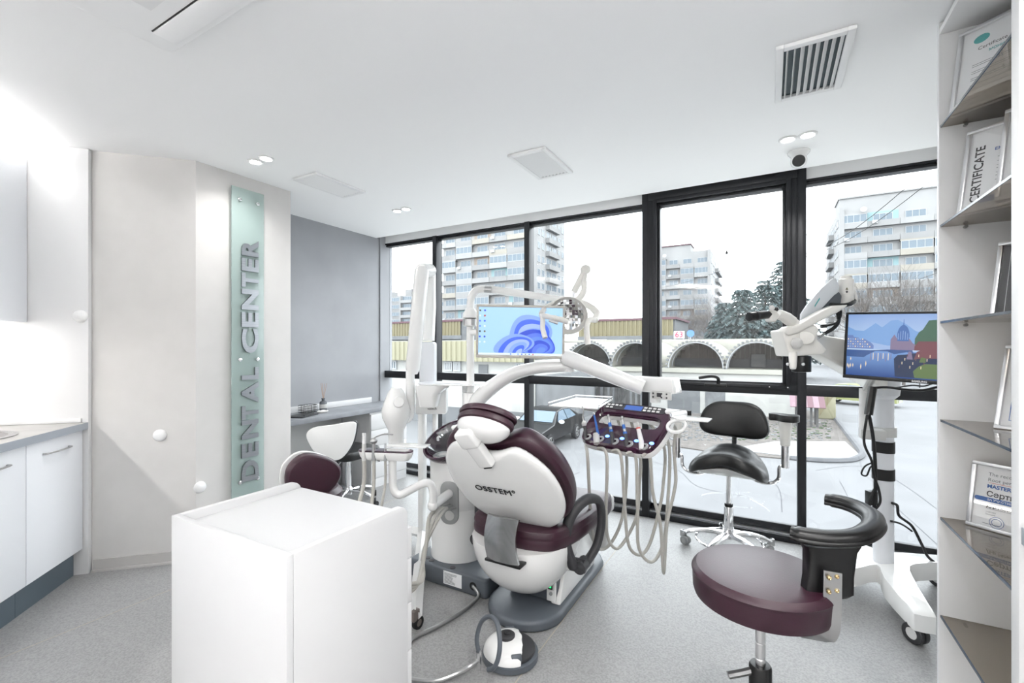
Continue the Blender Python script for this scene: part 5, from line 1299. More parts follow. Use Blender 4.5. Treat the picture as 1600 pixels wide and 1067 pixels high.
MB().tube(lp, .0095, 10).build('hoop_handle', 'slate', f)
cj = onZ(748, 1046, 0.0); cj.z = .04
MB().cyl((cj.x, cj.y, .0), (cj.x, cj.y, .075), .011, n=14).build('cable_post', 'chrome', f)
g = lambda px, py, z=.012: onZ(px, py, z)
MB().tube(spline([V((cj.x, cj.y, .04)), g(735, 1041, .04), g(715, 1052, .02), g(680, 1064), g(640, 1061), g(600, 1050), g(560, 1040)], 6), .010, 10).build('steel_cable', 'satin_metal', f)
c0 = V((-1.40, 2.047, .055)); MB(aim(c0, c0+V((0, -.02, 0)))).lathe([(.012, 0), (.022, 0), (.022, .004), (.012, .004)], 18, caps=False).build('cable_gland', 'black_plastic', u)
MB().tube(spline([c0, g(748, 930, .03), g(735, 945), g(710, 963), g(680, 980), g(650, 994), g(635, 1005), g(610, 1020), g(580, 1032)], 6), .0095, 10).build('supply_cable', 'satin_metal', u)

# ------------------------------------------------------------------ x-ray stand
xs_ = at(660, 825, 3.1); bxy = V((xs_.x, xs_.y, 0)); dX = 3.1
xr = thing('xray_stand', 'white mobile x-ray stand with folded scissor arm by the window', 'x-ray machine', bxy)
MB().box(bxy.x-.022, bxy.x+.022, bxy.y-.022, bxy.y+.022, .03, .92).build('post', 'white_gloss', xr, bevel=.006)
MB().box(bxy.x+.06, bxy.x+.09, bxy.y+.03, bxy.y+.06, .3, .92).build('cable_duct', 'white_plastic', xr, bevel=.006)
tip = V((-1.47, 1.66, .07)); MB().tube([bxy+V((0, 0, .085)), tip], .033, 4, sy=1.0).build('base_leg', 'white_gloss', xr)
tip2 = bxy+V((-.42, .02, .07)); MB().tube([bxy+V((0, 0, .085)), tip2], .033, 4).build('base_leg', 'white_gloss', xr)
tip3 = bxy+V((.25, .45, .07)); MB().tube([bxy+V((0, 0, .085)), tip3], .033, 4).build('base_leg', 'white_gloss', xr)
for p in (tip, tip2, tip3): caster(xr, p.x, p.y, .032, .024, 'taupe' if 'taupe' in MATS else mat('taupe', srgb(112, 104, 100), .5), 'black_rubber', top=.1)
bc_ = at(674, 626, dX-.05); FXb = frame(bc_, (math.cos(YAW), math.sin(YAW), 0), (0, 0, 1))
MB(FXb).prism(rrect(-.10, .105, -.085, .09, .012), -.05, .04).build('control_box', 'white_gloss', xr, bevel=.006)
text('lettering', 'vatech', .024, FXb @ T(.012, -.048, .0405), 'print_black', xr, ext=.0004, bold=.0003)
cA, cB = at(669, 598, dX), at(669, 532, dX)
MB(frame(at(669, 565, dX), (math.cos(YAW), math.sin(YAW), 0), (0, 0, 1))).prism(rrect(-.052, .052, -.15, .135, .02), -.05, .05).build('column_cover', 'grey_white' if 'grey_white' in MATS else mat('grey_white', srgb(218, 220, 224), .35), xr, bevel=.012)
MB().tube([cB, at(672, 480, dX), at(672, 428, dX)], [.044, .040, .038], 18).build('upper_arm', 'white_gloss', xr)
kn = at(667, 421, dX-.06)
MB().cyl(at(657, 423, dX-.12), at(673, 423, dX-.0), .048, n=24).build('knuckle', 'white_gloss', xr, bevel=.012)
l0, l1 = at(659, 424, dX-.13), at(645, 575, dX-.16)
MB().tube([l0+V((0, 0, .03)), l0, l0.lerp(l1, .5), l1, l1-V((0, 0, .04))], [.03, .047, .047, .046, .03], 18).build('lower_arm', 'white_gloss', xr)
MB().tube(spline([at(641, 578, dX-.16), at(641, 600, dX-.16), at(641, 630, dX-.16), at(640, 648, dX-.16), at(634, 655, dX-.18), at(628, 652, dX-.2)], 5), [.029]*26, 14).build('yoke', 'white_gloss', xr)
hd_ = at(619, 645, dX-.22)
MB(T(*hd_)).lathe([(.002, .165), (.03, .16), (.05, .13), (.075, .07), (.09, .02), (.085, -.03), (.06, -.085), (.048, -.11), (.046, -.20), (.04, -.205), (.002, -.2)], 32).build('tube_head', 'white_gloss', xr)
MB(aim(at(623, 628, dX-.30), at(623, 628, dX-.33))).lathe([(.035, -.02), (.035, .0), (.03, .006), (.001, .004)], 24).build('head_pad', 'white_plastic', xr)
hj = at(632, 650, dX-.17); MB(aim(hj, at(620, 646, dX-.2))).lathe([(.044, 0), (.047, .01), (.044, .02)], 24).build('joint_ring', 'satin_metal', xr)
# shelf bracket and cup dispenser
td = at(700, 598, dX-.2)
FXs = frame(td, (.93, .36, 0), (-.36, .93, 0))
ut = thing('bracket_table', 'thin white bracket table with holder between x-ray and lamp pole', 'bracket', td)
MB(FXs).prism(rrect(-.19, .22, -.05, .14, .03), -.012, .0).build('top', 'grey_white', ut, bevel=.003)
MB(FXs).prism([(-.08, -.07), (.22, -.05), (.20, -.12), (-.02, -.12)], -.01, -.004).build('front_tray', 'white_gloss', ut, bevel=.002)
MB(FXs).loft([[(x*.55-.12, y*.6-.02, -.15) for x, y in rrect(-.1, .1, -.08, .08, .05)], [(x*.7-.12, y*.75-.02, -.07) for x, y in rrect(-.1, .1, -.08, .08, .05)], [(x-.1, y-.01, -.03) for x, y in rrect(-.1, .1, -.08, .08, .05)], [(x-.1, y-.01, -.012) for x, y in rrect(-.1, .1, -.08, .08, .05)]]).build('holder', 'white_gloss', ut)
MB(FXs).tube([(.1, .05, -.012), (.1, .05, -.06), V(WM[ut].inverted() @ V((0, 0, 0)))*0+V((.1, .05, -.1))], .02, 10).build('stub', 'white_gloss', ut)
# ------------------------------------------------------------------ surgical microscope on its stand
cxy = V((.544, 3.18, 0))
ms = thing('microscope', 'white dental microscope on a wheeled column stand by the window', 'microscope', cxy)
tips = [V((.600, 2.70, 0)), V((.86, 3.42, 0)), V((.30, 3.52, 0)), V((.12, 2.86, 0))]
pl = []
for i, p in enumerate(tips):
    d = (p-cxy).normalized(); s_ = V((-d.y, d.x, 0)); nx = tips[(i+1) % 4]; wd = .062
    pl += [p-s_*wd*.7+d*.0, p-s_*wd*.5+d*.03, p+s_*wd*.5+d*.03, p+s_*wd*.7]
    mid = ((p-cxy).normalized()+(nx-cxy).normalized()).normalized()
    pl += [p.lerp(cxy, .5)+s_*wd*1.05, cxy+mid*.115, nx.lerp(cxy, .5)-V((-(nx-cxy).normalized().y, (nx-cxy).normalized().x, 0))*wd*1.05]
pl2 = spline(pl, 3, True)
def lev(z, sc=1.0): return [(cxy.x+(p.x-cxy.x)*sc, cxy.y+(p.y-cxy.y)*sc, z(p)) for p in pl2]
rr = lambda p: (V((p.x, p.y, 0))-cxy).length
MB().loft([lev(lambda p: .08+.03*max(0, 1-rr(p)/.3)), lev(lambda p: .155+.035*max(0, 1-rr(p)/.45)), lev(lambda p: .165+.035*max(0, 1-rr(p)/.45), .97)]).build('base', 'white_gloss', ms, ang=50)
for i, p in enumerate(tips): caster(ms, p.x, p.y, .046, .022, 'mid_grey_plastic', 'charcoal', 'white_plastic', top=.095, yaw=20*i+40, twin=True)
MB().cyl(cxy+V((0, 0, .16)), cxy+V((0, 0, 1.11)), .047, n=32).build('column', 'grey_white', ms)
ztop = at(1390, 614, 2.5).z
MB(T(cxy.x, cxy.y, ztop)).lathe([(.05, -.03), (.07, -.01), (.074, .02), (.074, .16), (.06, .19), (.002, .195)], 32).build('column_head', 'grey_white', ms)
# heavy lower beam
def beam(name, mt, P, Q, h0, h1, w0, w1, parent, bevel=.012):
    P, Q = V(P), V(Q); d = (Q-P).normalized(); sd = d.cross(V((0, 0, 1))).normalized(); up = sd.cross(d)
    r = []
    for c, h, w_ in ((P, h0, w0), (Q, h1, w1)):
        r.append([c+sd*w_+up*h, c-sd*w_+up*h, c-sd*w_-up*h, c+sd*w_-up*h])
    return MB().loft(r).build(name, mt, parent, bevel=bevel, seg=3)
beam('lower_beam', 'ivory_plastic', at(1262, 535, 2.32), at(1388, 580, 2.52), .045, .13, .04, .06, ms)
rt = V((math.cos(YAW), math.sin(YAW), 0)); fw = V((-math.sin(YAW), math.cos(YAW), 0))
def slabpx(name, mt, pts, d0, th, parent, bevel=.006):
    """solid outline built at its own distance d0 with real thickness th"""
    A = [at(x, y, d0) for x, y in pts]
    return MB().loft([A, [p+fw*th for p in A]]).build(name, mt, parent, bevel=bevel, seg=3)
pan = slabpx('arm_panel', 'arm_grey' if 'arm_grey' in MATS else mat('arm_grey', srgb(206, 210, 214), .4), [(1306, 434), (1312, 448), (1311, 456), (1303, 462), (1273, 494), (1252, 507), (1252, 491), (1261, 477), (1285, 450), (1301, 435)], 2.14, .012, ms, .003)
slabpx('arm_core', 'slate', [(1304, 445), (1316, 462), (1314, 476), (1285, 497), (1262, 504), (1264, 490)], 2.155, .07, ms)
slabpx('arm_panel', 'arm_grey', [(1306, 434), (1312, 448), (1311, 456), (1303, 462), (1273, 494), (1252, 507), (1252, 491), (1261, 477), (1285, 450), (1301, 435)], 2.23, .012, ms, .003)
for k in range(7):
    a = at(1273.5+k*1.1, 477.5-k*1.75, 2.1385); MB(frame(a, rt, (0, 0, 1))).prism([(-.0022, -.006), (.0016, -.003), (.0022, .006), (-.0016, .003)], 0, .0012).build('lettering', 'print_teal', pan)
cp = at(1322, 472, 2.19)
MB(T(cp.x, cp.y, cp.z)).lathe([(.028, -.02), (.031, 0), (.031, .035), (.0315, .036), (.0315, .038), (.031, .039), (.031, .108), (.026, .112), (.024, .112), (.024, .124), (.002, .125)], 28).build('pivot', 'ivory_plastic', ms)
w0 = at(1323, 451, 2.155); MB(frame(w0, rt, (0, 0, 1))).prism([(-.006, -.005), (.006, -.005), (0, .006)], 0, .002).build('warning_mark', 'ochre_metal', ms)
w0 = at(1323, 456, 2.155); MB(frame(w0, rt, (0, 0, 1)) @ R(45)).box(-.004, .004, -.004, .004, 0, .002).build('warning_mark', 'charcoal', ms)
slabpx('pivot_fin', 'ivory_plastic', [(1331, 437), (1337, 450), (1341, 462), (1341, 472), (1337, 473), (1335, 462), (1330, 455)], 2.18, .04, ms)
MB().tube(spline([at(1297, 476, 2.13), at(1312, 477, 2.12), at(1328, 475, 2.13), at(1336, 469, 2.2), at(1334, 464, 2.25)], 5), .0095, 10).build('arm_cable', 'black_rubber', ms)
slabpx('carrier_arm', 'ivory_plastic', [(1328, 476), (1304, 477), (1285, 485), (1248, 507), (1228, 511), (1226, 519), (1233, 525), (1248, 521), (1287, 500), (1309, 489)], 2.08, .055, ms, .01)
hd_ = slabpx('head', 'ivory_plastic', [(1223, 516), (1233, 557), (1286, 554), (1293, 547), (1276, 528), (1281, 515), (1275, 507), (1250, 511)], 2.09, .11, ms, .008)
MB(aim(at(1258, 528, 2.09), at(1258, 528, 2.06))).prism(circ(.037, 28, .030), 0, .012).build('side_cover', 'ivory_plastic', ms, bevel=.003)
kb = aim(at(1243.7, 536.5, 2.09), at(1243.7, 536.5, 2.0)); MB(kb).lathe([(.028, 0), (.028, .008), (.021, .01), (.021, .022), (.018, .024), (.002, .0245)], 24).build('focus_knob', 'grey_plastic', ms)
a, b = at(1239, 551, 2.07), at(1239, 576, 2.05); MB().tube([a, a.lerp(b, .1), a.lerp(b, .9), b], [.016, .018, .014, .012], 16).build('grip', 'ivory_plastic', ms)
a = at(1252, 556, 2.14); MB().cyl(a, a-V((0, 0, .075)), .04, n=24).build('objective', 'black_plastic', ms, bevel=.003)
for px in (1231, 1255): MB().ell(at(px, 569, 2.06), (.007, .007, .007), 12, 8).build('set_screw', 'aluminium', ms)
MB().tube(spline([at(1244, 507, 2.11), at(1236, 502, 2.11), at(1226, 495, 2.10), at(1216, 491, 2.10)], 5), [.022]*4+[.026]*6+[.024]*6, 16).build('tube_neck', 'ivory_plastic', ms)
slabpx('prism_box', 'ivory_plastic', [(1203, 484), (1214, 485), (1218, 492), (1213, 503), (1205, 502), (1202, 492)], 2.08, .05, ms)
MB().cyl(at(1203, 491, 2.10), at(1170, 495, 2.06), .0185, .021, 20).build('eyepiece', 'black_plastic', ms, bevel=.002)
MB().cyl(at(1183, 493.2, 2.075), at(1180, 493.6, 2.072), .0222, n=20).build('eyepiece_ring', 'charcoal', ms)
MB(aim(at(1206, 481, 2.06), at(1206, 481, 2.0))).lathe([(.012, -.02), (.012, .01), (.009, .012), (.002, .012)], 16).build('lock_knob', 'grey_plastic', ms)
MB().ell(at(1213, 483, 2.1), (.01, .01, .01), 12, 8).build('lock_knob', 'black_plastic', ms)
MB().tube([at(1283, 510, 2.12), at(1291, 509, 2.12)], .009, 8).build('plug', 'black_plastic', ms)
MB().tube(spline([at(1290, 509, 2.12), at(1306, 505, 2.13), at(1313, 495, 2.15), at(1314, 485, 2.15)], 5), .005, 8).build('head_cable', 'black_rubber', ms)
MB().tube([at(1278, 528, 2.12), at(1289, 521, 2.12)], .006, 8).build('plug', 'satin_metal', ms)
MB().tube(spline([at(1288, 521, 2.12), at(1302, 513, 2.13), at(1310, 502, 2.15), at(1309, 487, 2.15)], 5), .0085, 8).build('head_cable', 'black_rubber', ms)
# clamp, bracket and straps on the column
zc = at(1380, 676, 2.46).z
MB(T(cxy.x, cxy.y, zc)).lathe([(.048, -.025), (.058, -.025), (.058, .025), (.048, .025)], 32, caps=False).build('clamp', 'grey_plastic', ms)
c1 = at(1352, 672, 2.42)
MB().box(c1.x-.02, c1.x+.085, c1.y-.02, c1.y+.07, zc-.025, zc+.025).build('clamp_arm', 'grey_plastic', ms, bevel=.004)
MB().cyl((c1.x, c1.y+.01, zc-.02), (c1.x, c1.y+.01, at(1352, 608, 2.4).z), .026, n=16).build('bracket_post', 'white_plastic', ms)
MB().tube([at(1364, 604, 2.33), at(1357, 648, 2.33)], .019, 8).build('cable_box', 'black_plastic', ms)
for y in (700, 743):
    z = at(1380, y, 2.46).z; MB(T(cxy.x, cxy.y, z)).lathe([(.0475, -.03), (.051, -.03), (.051, .03), (.0475, .03)], 32, caps=False).build('strap', 'black_rubber', ms)
MB().tube(spline([at(1355, 648, 2.33), at(1350, 690, 2.33), at(1362, 720, 2.33), at(1366, 745, 2.33), at(1373, 765, 2.33), at(1375, 785, 2.33), at(1364, 797, 2.33), at(1358, 785, 2.33), at(1366, 765, 2.33)], 6), .006, 8).build('power_cable', 'black_rubber', ms)
MB().tube(spline([at(1358, 648, 2.34), at(1365, 690, 2.34), at(1368, 745, 2.34), at(1366, 790, 2.34), at(1362, 797, 2.34)], 6), .008, 8).build('power_cable', 'black_rubber', ms)
MB().tube(spline([at(1366, 722, 2.34), at(1352, 728, 2.34), at(1346, 740, 2.34), at(1354, 743, 2.34), at(1360, 730, 2.34), at(1367, 727, 2.34)], 5), .004, 8).build('power_cable', 'black_rubber', ms)
MB(frame(at(1362, 773, 2.36), rt, (0, 0, 1))).box(-.022, .018, -.05, .02, -.02, .02).build('adapter', 'black_plastic', ms, bevel=.004)
MB().tube(spline([at(1394, 786, 2.44), at(1402, 790, 2.46), at(1405, 806, 2.48), at(1425, 822, 2.5), at(1440, 850, 2.5), at(1452, 872, 2.5), at(1480, 890, 2.5)], 6), .007, 8).build('power_cable', 'black_rubber', ms)
MB().tube(spline([at(1392, 814, 2.44), at(1404, 817, 2.47), at(1414, 822, 2.49), at(1425, 830, 2.5)], 5), .005, 8).build('power_cable', 'black_rubber', ms)
# its screen
M0, M1 = at(1319.5, 539, 2.27), at(1462, 543.5, 2.016); ex = (M1-M0).normalized(); mw = .275; mh = .1625
FS = frame(M0+ex*mw, ex, (0, 0, 1))
sm = thing('monitor', 'black framed monitor showing a riverside city on the microscope stand', 'monitor', FS @ T(0, -mh, 0))
bz = .011
m = MB(FS)
for a, b, c, dd in ((-mw, mw, -mh, -mh+.017), (-mw, mw, mh-bz, mh), (-mw, -mw+bz, -mh+.017, mh-bz), (mw-bz, mw, -mh+.017, mh-bz)): m.box(a, b, c, dd, -.02, .005)
m.build('bezel', 'black_plastic', sm, bevel=.002)
MB(FS).box(-mw+.003, mw-.003, -mh+.003, mh-.003, -.045, -.004).build('rear_housing', 'black_plastic', sm, bevel=.006)
x0, x1, y0, y1 = -mw+bz, mw-bz, -mh+.017, mh-bz
W_, H_ = x1-x0, y1-y0
def grad(name, c0, c1):
    m = mat(name, (0, 0, 0), .3); nt = m.node_tree; b = nt.nodes['Principled BSDF']; tc = nt.nodes.new('ShaderNodeTexCoord'); sp = nt.nodes.new('ShaderNodeSeparateXYZ')
    cr = nt.nodes.new('ShaderNodeValToRGB'); nt.links.new(tc.outputs['Generated'], sp.inputs[0]); nt.links.new(sp.outputs[1], cr.inputs[0]); nt.links.new(cr.outputs[0], b.inputs['Emission Color'])
    b.inputs['Emission Strength'].default_value = .46; cr.color_ramp.elements[0].color = (*c0, 1); cr.color_ramp.elements[1].color = (*c1, 1)
grad('pic_sky', srgb(190, 214, 240), srgb(140, 170, 220)); grad('pic_water', srgb(24, 70, 140), srgb(120, 160, 216))
cs_ = dict(mount=(126, 168, 222), far=(160, 186, 228), build=(110, 134, 190), dome=(70, 112, 178), hill=(66, 104, 84), roof=(120, 70, 80), dark=(28, 48, 84), lamp=(250, 228, 190), bridge=(58, 92, 150), wall=(134, 120, 150), bush=(96, 120, 70))
for k, c in cs_.items(): emis('pic_'+k, srgb(*c), .85)
scn = MB(FS).box(x0, x1, y0, y1, -.004, -.002).build('screen', 'screen_dark' if 'screen_dark' in MATS else mat('screen_dark', (.01, .01, .01), .2), sm)
lay = [-.002]
def pic(pts, mt):
    lay[0] += .00012; z = lay[0]
    MB(FS).prism([(x0+(x*.6 if x < .99 else 1)*W_, y0+y*H_) for x, y in pts], z-.0001, z).build('picture_shape', mt, scn)
def rct(a, b, c, d): return [(a, c), (b, c), (b, d), (a, d)]
pic(rct(0, 1, .42, 1), 'pic_sky'); pic(rct(0, 1, 0, .42), 'pic_water')
pic([(0, .44), (0, .80), (.1, .74), (.2, .73), (.28, .80), (.34, .86), (.42, .79), (.52, .90), (.6, .91), (.7, .84), (.8, .74), (.9, .7), (1, .7), (1, .44)], 'pic_mount')
pic([(.3, .44), (.3, .55), (.5, .5), (.6, .52), (.6, .44)], 'pic_far')
pic([(0, .44), (0, .66), (.07, .66), (.08, .63), (.14, .62), (.15, .60), (.22, .6), (.26, .57), (.3, .54), (.33, .5), (.33, .44)], 'pic_build')
for r in range(4):
    for k in range(10):
        if .03*k < .3-.035*r: pic(rct(.008+.03*k, .022+.03*k, .465+.04*r, .485+.04*r), 'pic_far' if (r+k) % 3 else 'pic_lamp')
pic([(.80, .44), (.80, .62), (.84, .72), (.88, .76), (.94, .9), (1, .98), (1, .44)], 'pic_hill')
pic([(.53, .44), (.53, .6), (.57, .68), (.6, .62), (.74, .62), (.78, .55), (.84, .5), (.84, .44)], 'pic_wall')
pic([(.595+.075+.072*math.cos(PI*k/14), .64+.19*math.sin(PI*k/14)) for k in range(15)], 'pic_dome'); pic(rct(.605, .735, .58, .65), 'pic_dome')
pic([(.663, .82), (.677, .82), (.672, .92), (.668, .92)], 'pic_dome')
for k in range(5): pic(rct(.612+.026*k, .618+.026*k, .6, .74-.01*abs(k-2)**2), 'pic_far')
pic([(.8, .5), (.84, .58), (1, .6), (1, .44), (.8, .44)], 'pic_roof')
pic([(0, .36), (0, .42), (.3, .42), (.5, .44), (.78, .44), (.8, .38), (.72, .41), (.62, .38), (.58, .37), (.5, .41), (.36, .41), (.26, .34), (.22, .3), (0, .31)], 'pic_bridge')
for k in range(9): pic(rct(.30+.03*k, .308+.03*k, .25+.02*(k % 3), .38), 'pic_lamp' if k % 2 else 'pic_wall')
for xx, ya, yb in ((.19, .10, .20), (.25, .15, .25), (.02, .12, .2), (.04, .1, .19), (.06, .12, .2), (.09, .13, .2), (.67, .14, .25), (.7, .12, .2), (.06, .24, .3)): pic([(xx-.008, (ya+yb)/2), (xx, ya), (xx+.008, (ya+yb)/2), (xx, yb)], 'pic_lamp')
pic([(.6, .02), (.58, .3), (.62, .36), (.7, .37), (.82, .40), (1, .42), (1, .05), (.92, .02)], 'pic_dark')
pic([(.8, .3), (.83, .42), (.9, .46), (1, .45), (1, .36), (.88, .32)], 'pic_roof'); pic([(.72, .3), (.74, .42), (.77, .42), (.79, .3)], 'pic_wall')
pic([(.82, .02), (.8, .12), (.86, .2), (.92, .24), (1, .25), (1, .02)], 'pic_bush'); pic([(.86, .26), (.88, .34), (.93, .33), (.93, .26)], 'pic_bush')
for k in range(12): pic(rct(.64+.03*k, .648+.03*k, .16+.06*(k % 4), .2+.06*(k % 4)), 'pic_lamp' if k % 3 else 'pic_roof')
text('brand_mark', 'SAMSUNG', .0115, FS @ T(.013, -mh+.008, .0052), 'paper', sm, ext=.0002, bold=.0003)
bp = FS @ V((-.12, -.05, -.045))
MB().tube([bp, V((c1.x, c1.y+.01, at(1352, 612, 2.4).z))], .017, 10).build('mount_arm', 'grey_plastic', sm)
MB().tube(spline([at(1366, 606, 2.33), at(1385, 605, 2.28), at(1410, 608, 2.22), at(1440, 610, 2.15), at(1470, 603, 2.1)], 5), .006, 8).build('video_cable', 'black_rubber', sm)
MB().tube(spline([at(1400, 606, 2.27), at(1425, 602, 2.2), at(1445, 603, 2.15), at(1470, 594, 2.1)], 5), .0035, 8).build('video_cable', 'black_rubber', sm)

# ------------------------------------------------------------------ black saddle stool with arm supports
X, Y = -.233, 3.30
SS = T(X, Y, 0) @ R(-4)
st = thing('saddle_stool', 'black saddle stool with chrome arm supports standing by the window', 'stool', SS)
SW = lambda x, y, z: SS @ V((x, y, z))
for k in range(5):
    a = math.radians(252+72*k); d = V((math.cos(a), math.sin(a), 0)); P0 = SW(0, 0, .125); dd = SS.to_3x3() @ d
    pts = spline([P0+dd*.03, P0+dd*.12+V((0, 0, .0)), P0+dd*.22-V((0, 0, .022)), P0+dd*.285-V((0, 0, .05))], 4)
    MB().tube(pts, [.027-.0009*i for i in range(len(pts))], 8, sy=.7).build('base_leg', 'chrome', st)
    c_ = P0+dd*.285; caster(st, c_.x, c_.y, .029, .02, 'satin_metal', 'mid_grey_plastic', top=.09, yaw=60*k, twin=True)
MB().tube([SW(.2*math.cos(2*PI*k/36), .2*math.sin(2*PI*k/36), .085) for k in range(36)], .008, 8, closed=True).build('foot_ring', 'chrome', st)
MB().cyl(SW(0, 0, .1), SW(0, 0, .31), .034, .028, 20).build('column_sleeve', 'chrome', st, bevel=.004)
MB().cyl(SW(0, 0, .31), SW(0, 0, .33), .026, n=20).build('collar', 'black_plastic', st)
MB().cyl(SW(0, 0, .33), SW(0, 0, .535), .017, n=16).build('piston', 'chrome', st)
so = [(p.x, p.y) for p in spline([(0, -.20, 0), (.12, -.215, 0), (.205, -.17, 0), (.235, -.06, 0), (.215, .07, 0), (.14, .16, 0), (0, .185, 0), (-.14, .16, 0), (-.215, .07, 0), (-.235, -.06, 0), (-.205, -.17, 0), (-.12, -.215, 0)], 4, True)]
rings = []
for s, z in ((.80, -.055), (.97, -.05), (1.0, -.03), (1.0, -.005), (.96, .022), (.85, .038), (.6, .048), (.3, .052), (.05, .053)):
    rings.append([(x*s, y*s, .645+z-1.75*(x*s)**2+.05*(-y*s)*(1 if y < 0 else .4)+(.02 if y > 0 else 0)*abs(y*s)/.2) for x, y in so])
MB(SS).loft(rings).build('seat', 'black_leather', st, sub=1)
rings = [[(x*s, y*s, z-1.3*(x*s)**2) for x, y in so] for s, z in ((.4, .53), (.7, .56), (.9, .592), (.7, .595))]
MB(SS).loft(rings).build('seat_pan', 'grey_plastic', st)
FBk = SS @ frame((0, .24, .845), (1, 0, 0), (0, .12, 1))
bo = [(p.x, p.y) for p in spline([(0, .128, 0), (.11, .122, 0), (.185, .07, 0), (.222, -.03, 0), (.205, -.10, 0), (.13, -.125, 0), (0, -.122, 0), (-.13, -.118, 0), (-.205, -.09, 0), (-.222, -.02, 0), (-.185, .075, 0), (-.11, .122, 0)], 4, True)]
rings = []
for s, z in ((.85, -.03), (.98, -.025), (1.0, -.005), (.98, .018), (.88, .03), (.5, .034), (.1, .035)):
    rings.append([(x*s, y*s, z+.9*(x*s)**2) for x, y in bo])
MB(FBk).loft(rings).build('backrest', 'black_leather', st, sub=1)
MB().tube([SW(0, .265, .78), SW(0, .26, .7), SW(0, .22, .58), SW(0, .05, .53)], .016, 8).build('back_bar', 'black_plastic', st)
for s in (-1, 1):
    dz = -.02 if s < 0 else 0
    a = MB().tube(spline([SW(s*.05, .0, .53), SW(s*.12, -.02, .525), SW(s*.19, -.03, .505), SW(s*.25, -.03, .51), SW(s*.285, -.03, .545), SW(s*.29, -.03, .61), SW(s*.315, -.03, .625)], 5), .011, 8).build('arm_bracket', 'chrome', st)
    MB().cyl(SW(s*.32, -.03, .615+dz), SW(s*.32, -.03, .75+dz), .022, n=16).build('arm_tube', 'chrome', st)
    MB().cyl(SW(s*.32, -.03, .75+dz), SW(s*.32, -.03, .90+dz), .027, .036, 18).build('arm_sleeve', 'ivory_plastic', st, bevel=.003)
    kn_ = SW(s*.17, -.07, .555); MB(T(*kn_)).lathe([(.012, -.04), (.012, -.008), (.034, -.006), (.036, .012), (.02, .024), (.002, .026)], 18).build('arm_knob', 'grey_plastic', st)
    po = [(p.x, p.y) for p in spline([(-.115, .03, 0), (-.06, .05, 0), (.03, .025, 0), (.085, .03, 0), (.1, -.02, 0), (.06, -.065, 0), (-.01, -.06, 0), (-.06, -.02, 0), (-.11, -.01, 0)], 4, True)]
    MB(SS @ T(s*.32, -.03, .90+dz)).prism([(x*(.75 if s > 0 else -.75), y) for x, y in po], 0, .042).build('arm_pad', 'black_leather', st, bevel=.01, seg=3)

# ------------------------------------------------------------------ plum round stool with black curved armrest in front
sc_ = at(1188, 890, 1.45); X, Y, Z = sc_.x, sc_.y, sc_.z
ps = thing('operator_stool', 'plum round-seat stool with curved black armrest nearest the shelves', 'stool', (X, Y, 0))
MB(T(X, Y, Z-.085)).lathe([(.002, -.012), (.17, -.01), (.196, -.004), (.2, .01), (.202, .055), (.203, .064), (.2045, .067), (.203, .070), (.2, .075), (.19, .085), (.16, .089), (.08, .091), (.002, .092)], 64).build('seat', 'plum', ps)
MB(T(X, Y, Z-.112)).lathe([(.002, 0), (.08, 0), (.08, .014), (.002, .015)], 24).build('seat_plate', 'satin_metal', ps)
MB(T(X, Y, 0)).lathe([(.015, .24), (.015, .36), (.0135, .362), (.0135, .365), (.015, .367), (.015, .41), (.0135, .412), (.0135, .415), (.015, .417), (.015, Z-.11)], 20).build('piston', 'aluminium', ps)
MB(T(X, Y, 0)).lathe([(.033, .1), (.033, .335), (.029, .342), (.016, .344)], 24).build('column_sleeve', 'black_plastic', ps)
MB().tube([(X, Y, .33), (X-.05, Y-.02, .31), (X-.09, Y-.04, .30)], .012, 8).build('lever', 'satin_metal', ps)
star_base(ps, X, Y, 5, .26, 12, 'black_plastic')
ring_pts = spline([at(1236, 832, 1.36), at(1262, 838, 1.335), at(1300, 841, 1.315), (at(1338, 836, 1.32)), at(1362, 822, 1.38), at(1364, 806, 1.46), at(1345, 793, 1.54), at(1318, 782, 1.60), at(1290, 777, 1.64)], 6)
zr_ = sum(p.z for p in ring_pts)/len(ring_pts)
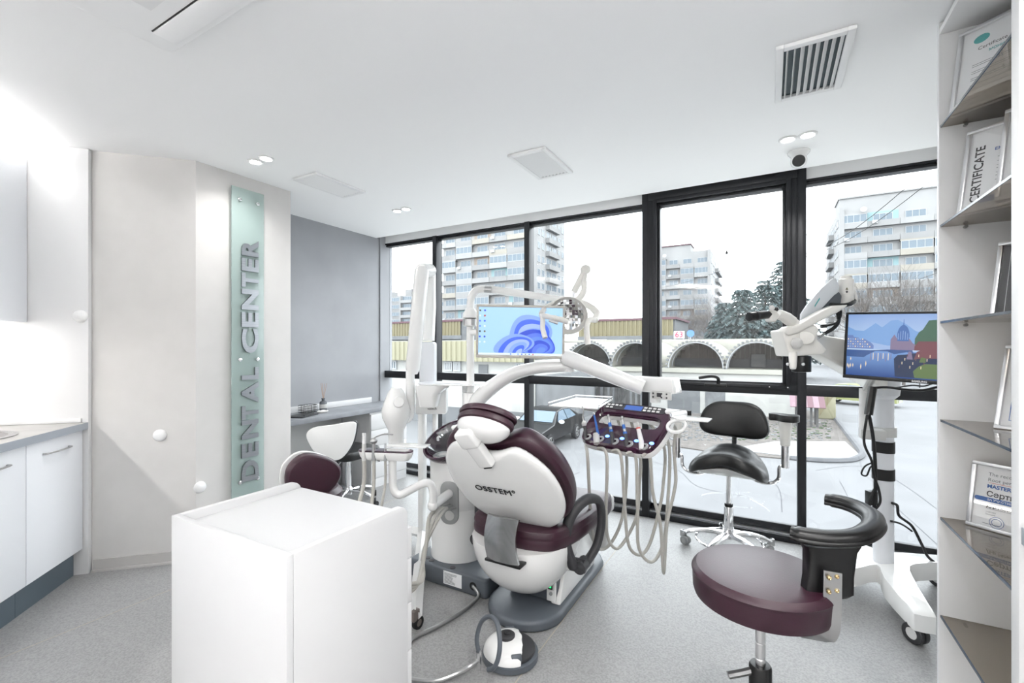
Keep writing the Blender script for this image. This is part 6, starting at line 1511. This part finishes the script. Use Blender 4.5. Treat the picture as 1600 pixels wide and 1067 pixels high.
ring_pts = [V((p.x, p.y, .5*p.z+.5*zr_)) for p in ring_pts]
n_ = len(ring_pts)
MB().tube(ring_pts, [.030 if 2 < i < n_-3 else .024 for i in range(n_)], 14, sy=.62).build('arm_ring', 'black_leather', ps, ang=60)
MB().tube([p-V((0, 0, .012)) for p in ring_pts], [.033 if 2 < i < n_-3 else .026 for i in range(n_)], 14, sy=.4).build('arm_ring_base', 'black_plastic', ps, ang=60)
tp, bt = at(1297, 850, 1.34), at(1291, 932, 1.33)
d = V((math.cos(YAW), math.sin(YAW), 0))
r = []
for c, w_, th in ((tp, .080, .028), (tp.lerp(bt, .12), .070, .026), (tp.lerp(bt, .6), .066, .024), (bt.lerp(tp, .08), .070, .022), (bt, .058, .014)):
    r.append([c+d*x*w_+fw*y*th for x, y in rrect(-1, 1, -1, 1, .4, 3)])
MB().loft(r).build('arm_support', 'black_plastic', ps)
b0 = [at(1301, 893, 1.285), at(1300, 950, 1.285), at(1297, 985, 1.285), at(1285, 997, 1.30), at(1262, 992, 1.36), V((X+.05, Y+.02, Z-.105))]
for q in (b0[:],):
    ctl = spline(q, 5); rr_ = []
    for i, p in enumerate(ctl):
        tdir = (ctl[min(i+1, len(ctl)-1)]-ctl[max(i-1, 0)]).normalized(); sd = d if abs(tdir.z) > .4 else tdir.cross(V((0, 0, 1))).normalized()
        sd = (d*.8-fw*.35).normalized() if True else sd
        nn_ = tdir.cross(sd).normalized(); sd = nn_.cross(tdir)
        rr_.append([p+sd*.022+nn_*.003, p-sd*.022+nn_*.003, p-sd*.022-nn_*.003, p+sd*.022-nn_*.003])
    MB().loft(rr_).build('steel_bracket', 'satin_metal', ps)
for px, py in ((1296, 903), (1308, 901), (1295.5, 925), (1308, 923)):
    a = at(px, py, 1.278); MB(aim(a+fw*.004, a-fw*.01)).lathe([(.006, 0), (.006, .006), (.003, .008), (.001, .006)], 12).build('bolt', 'brass' if 'brass' in MATS else mat('brass', srgb(190, 170, 130), .3, metal=1), ps)
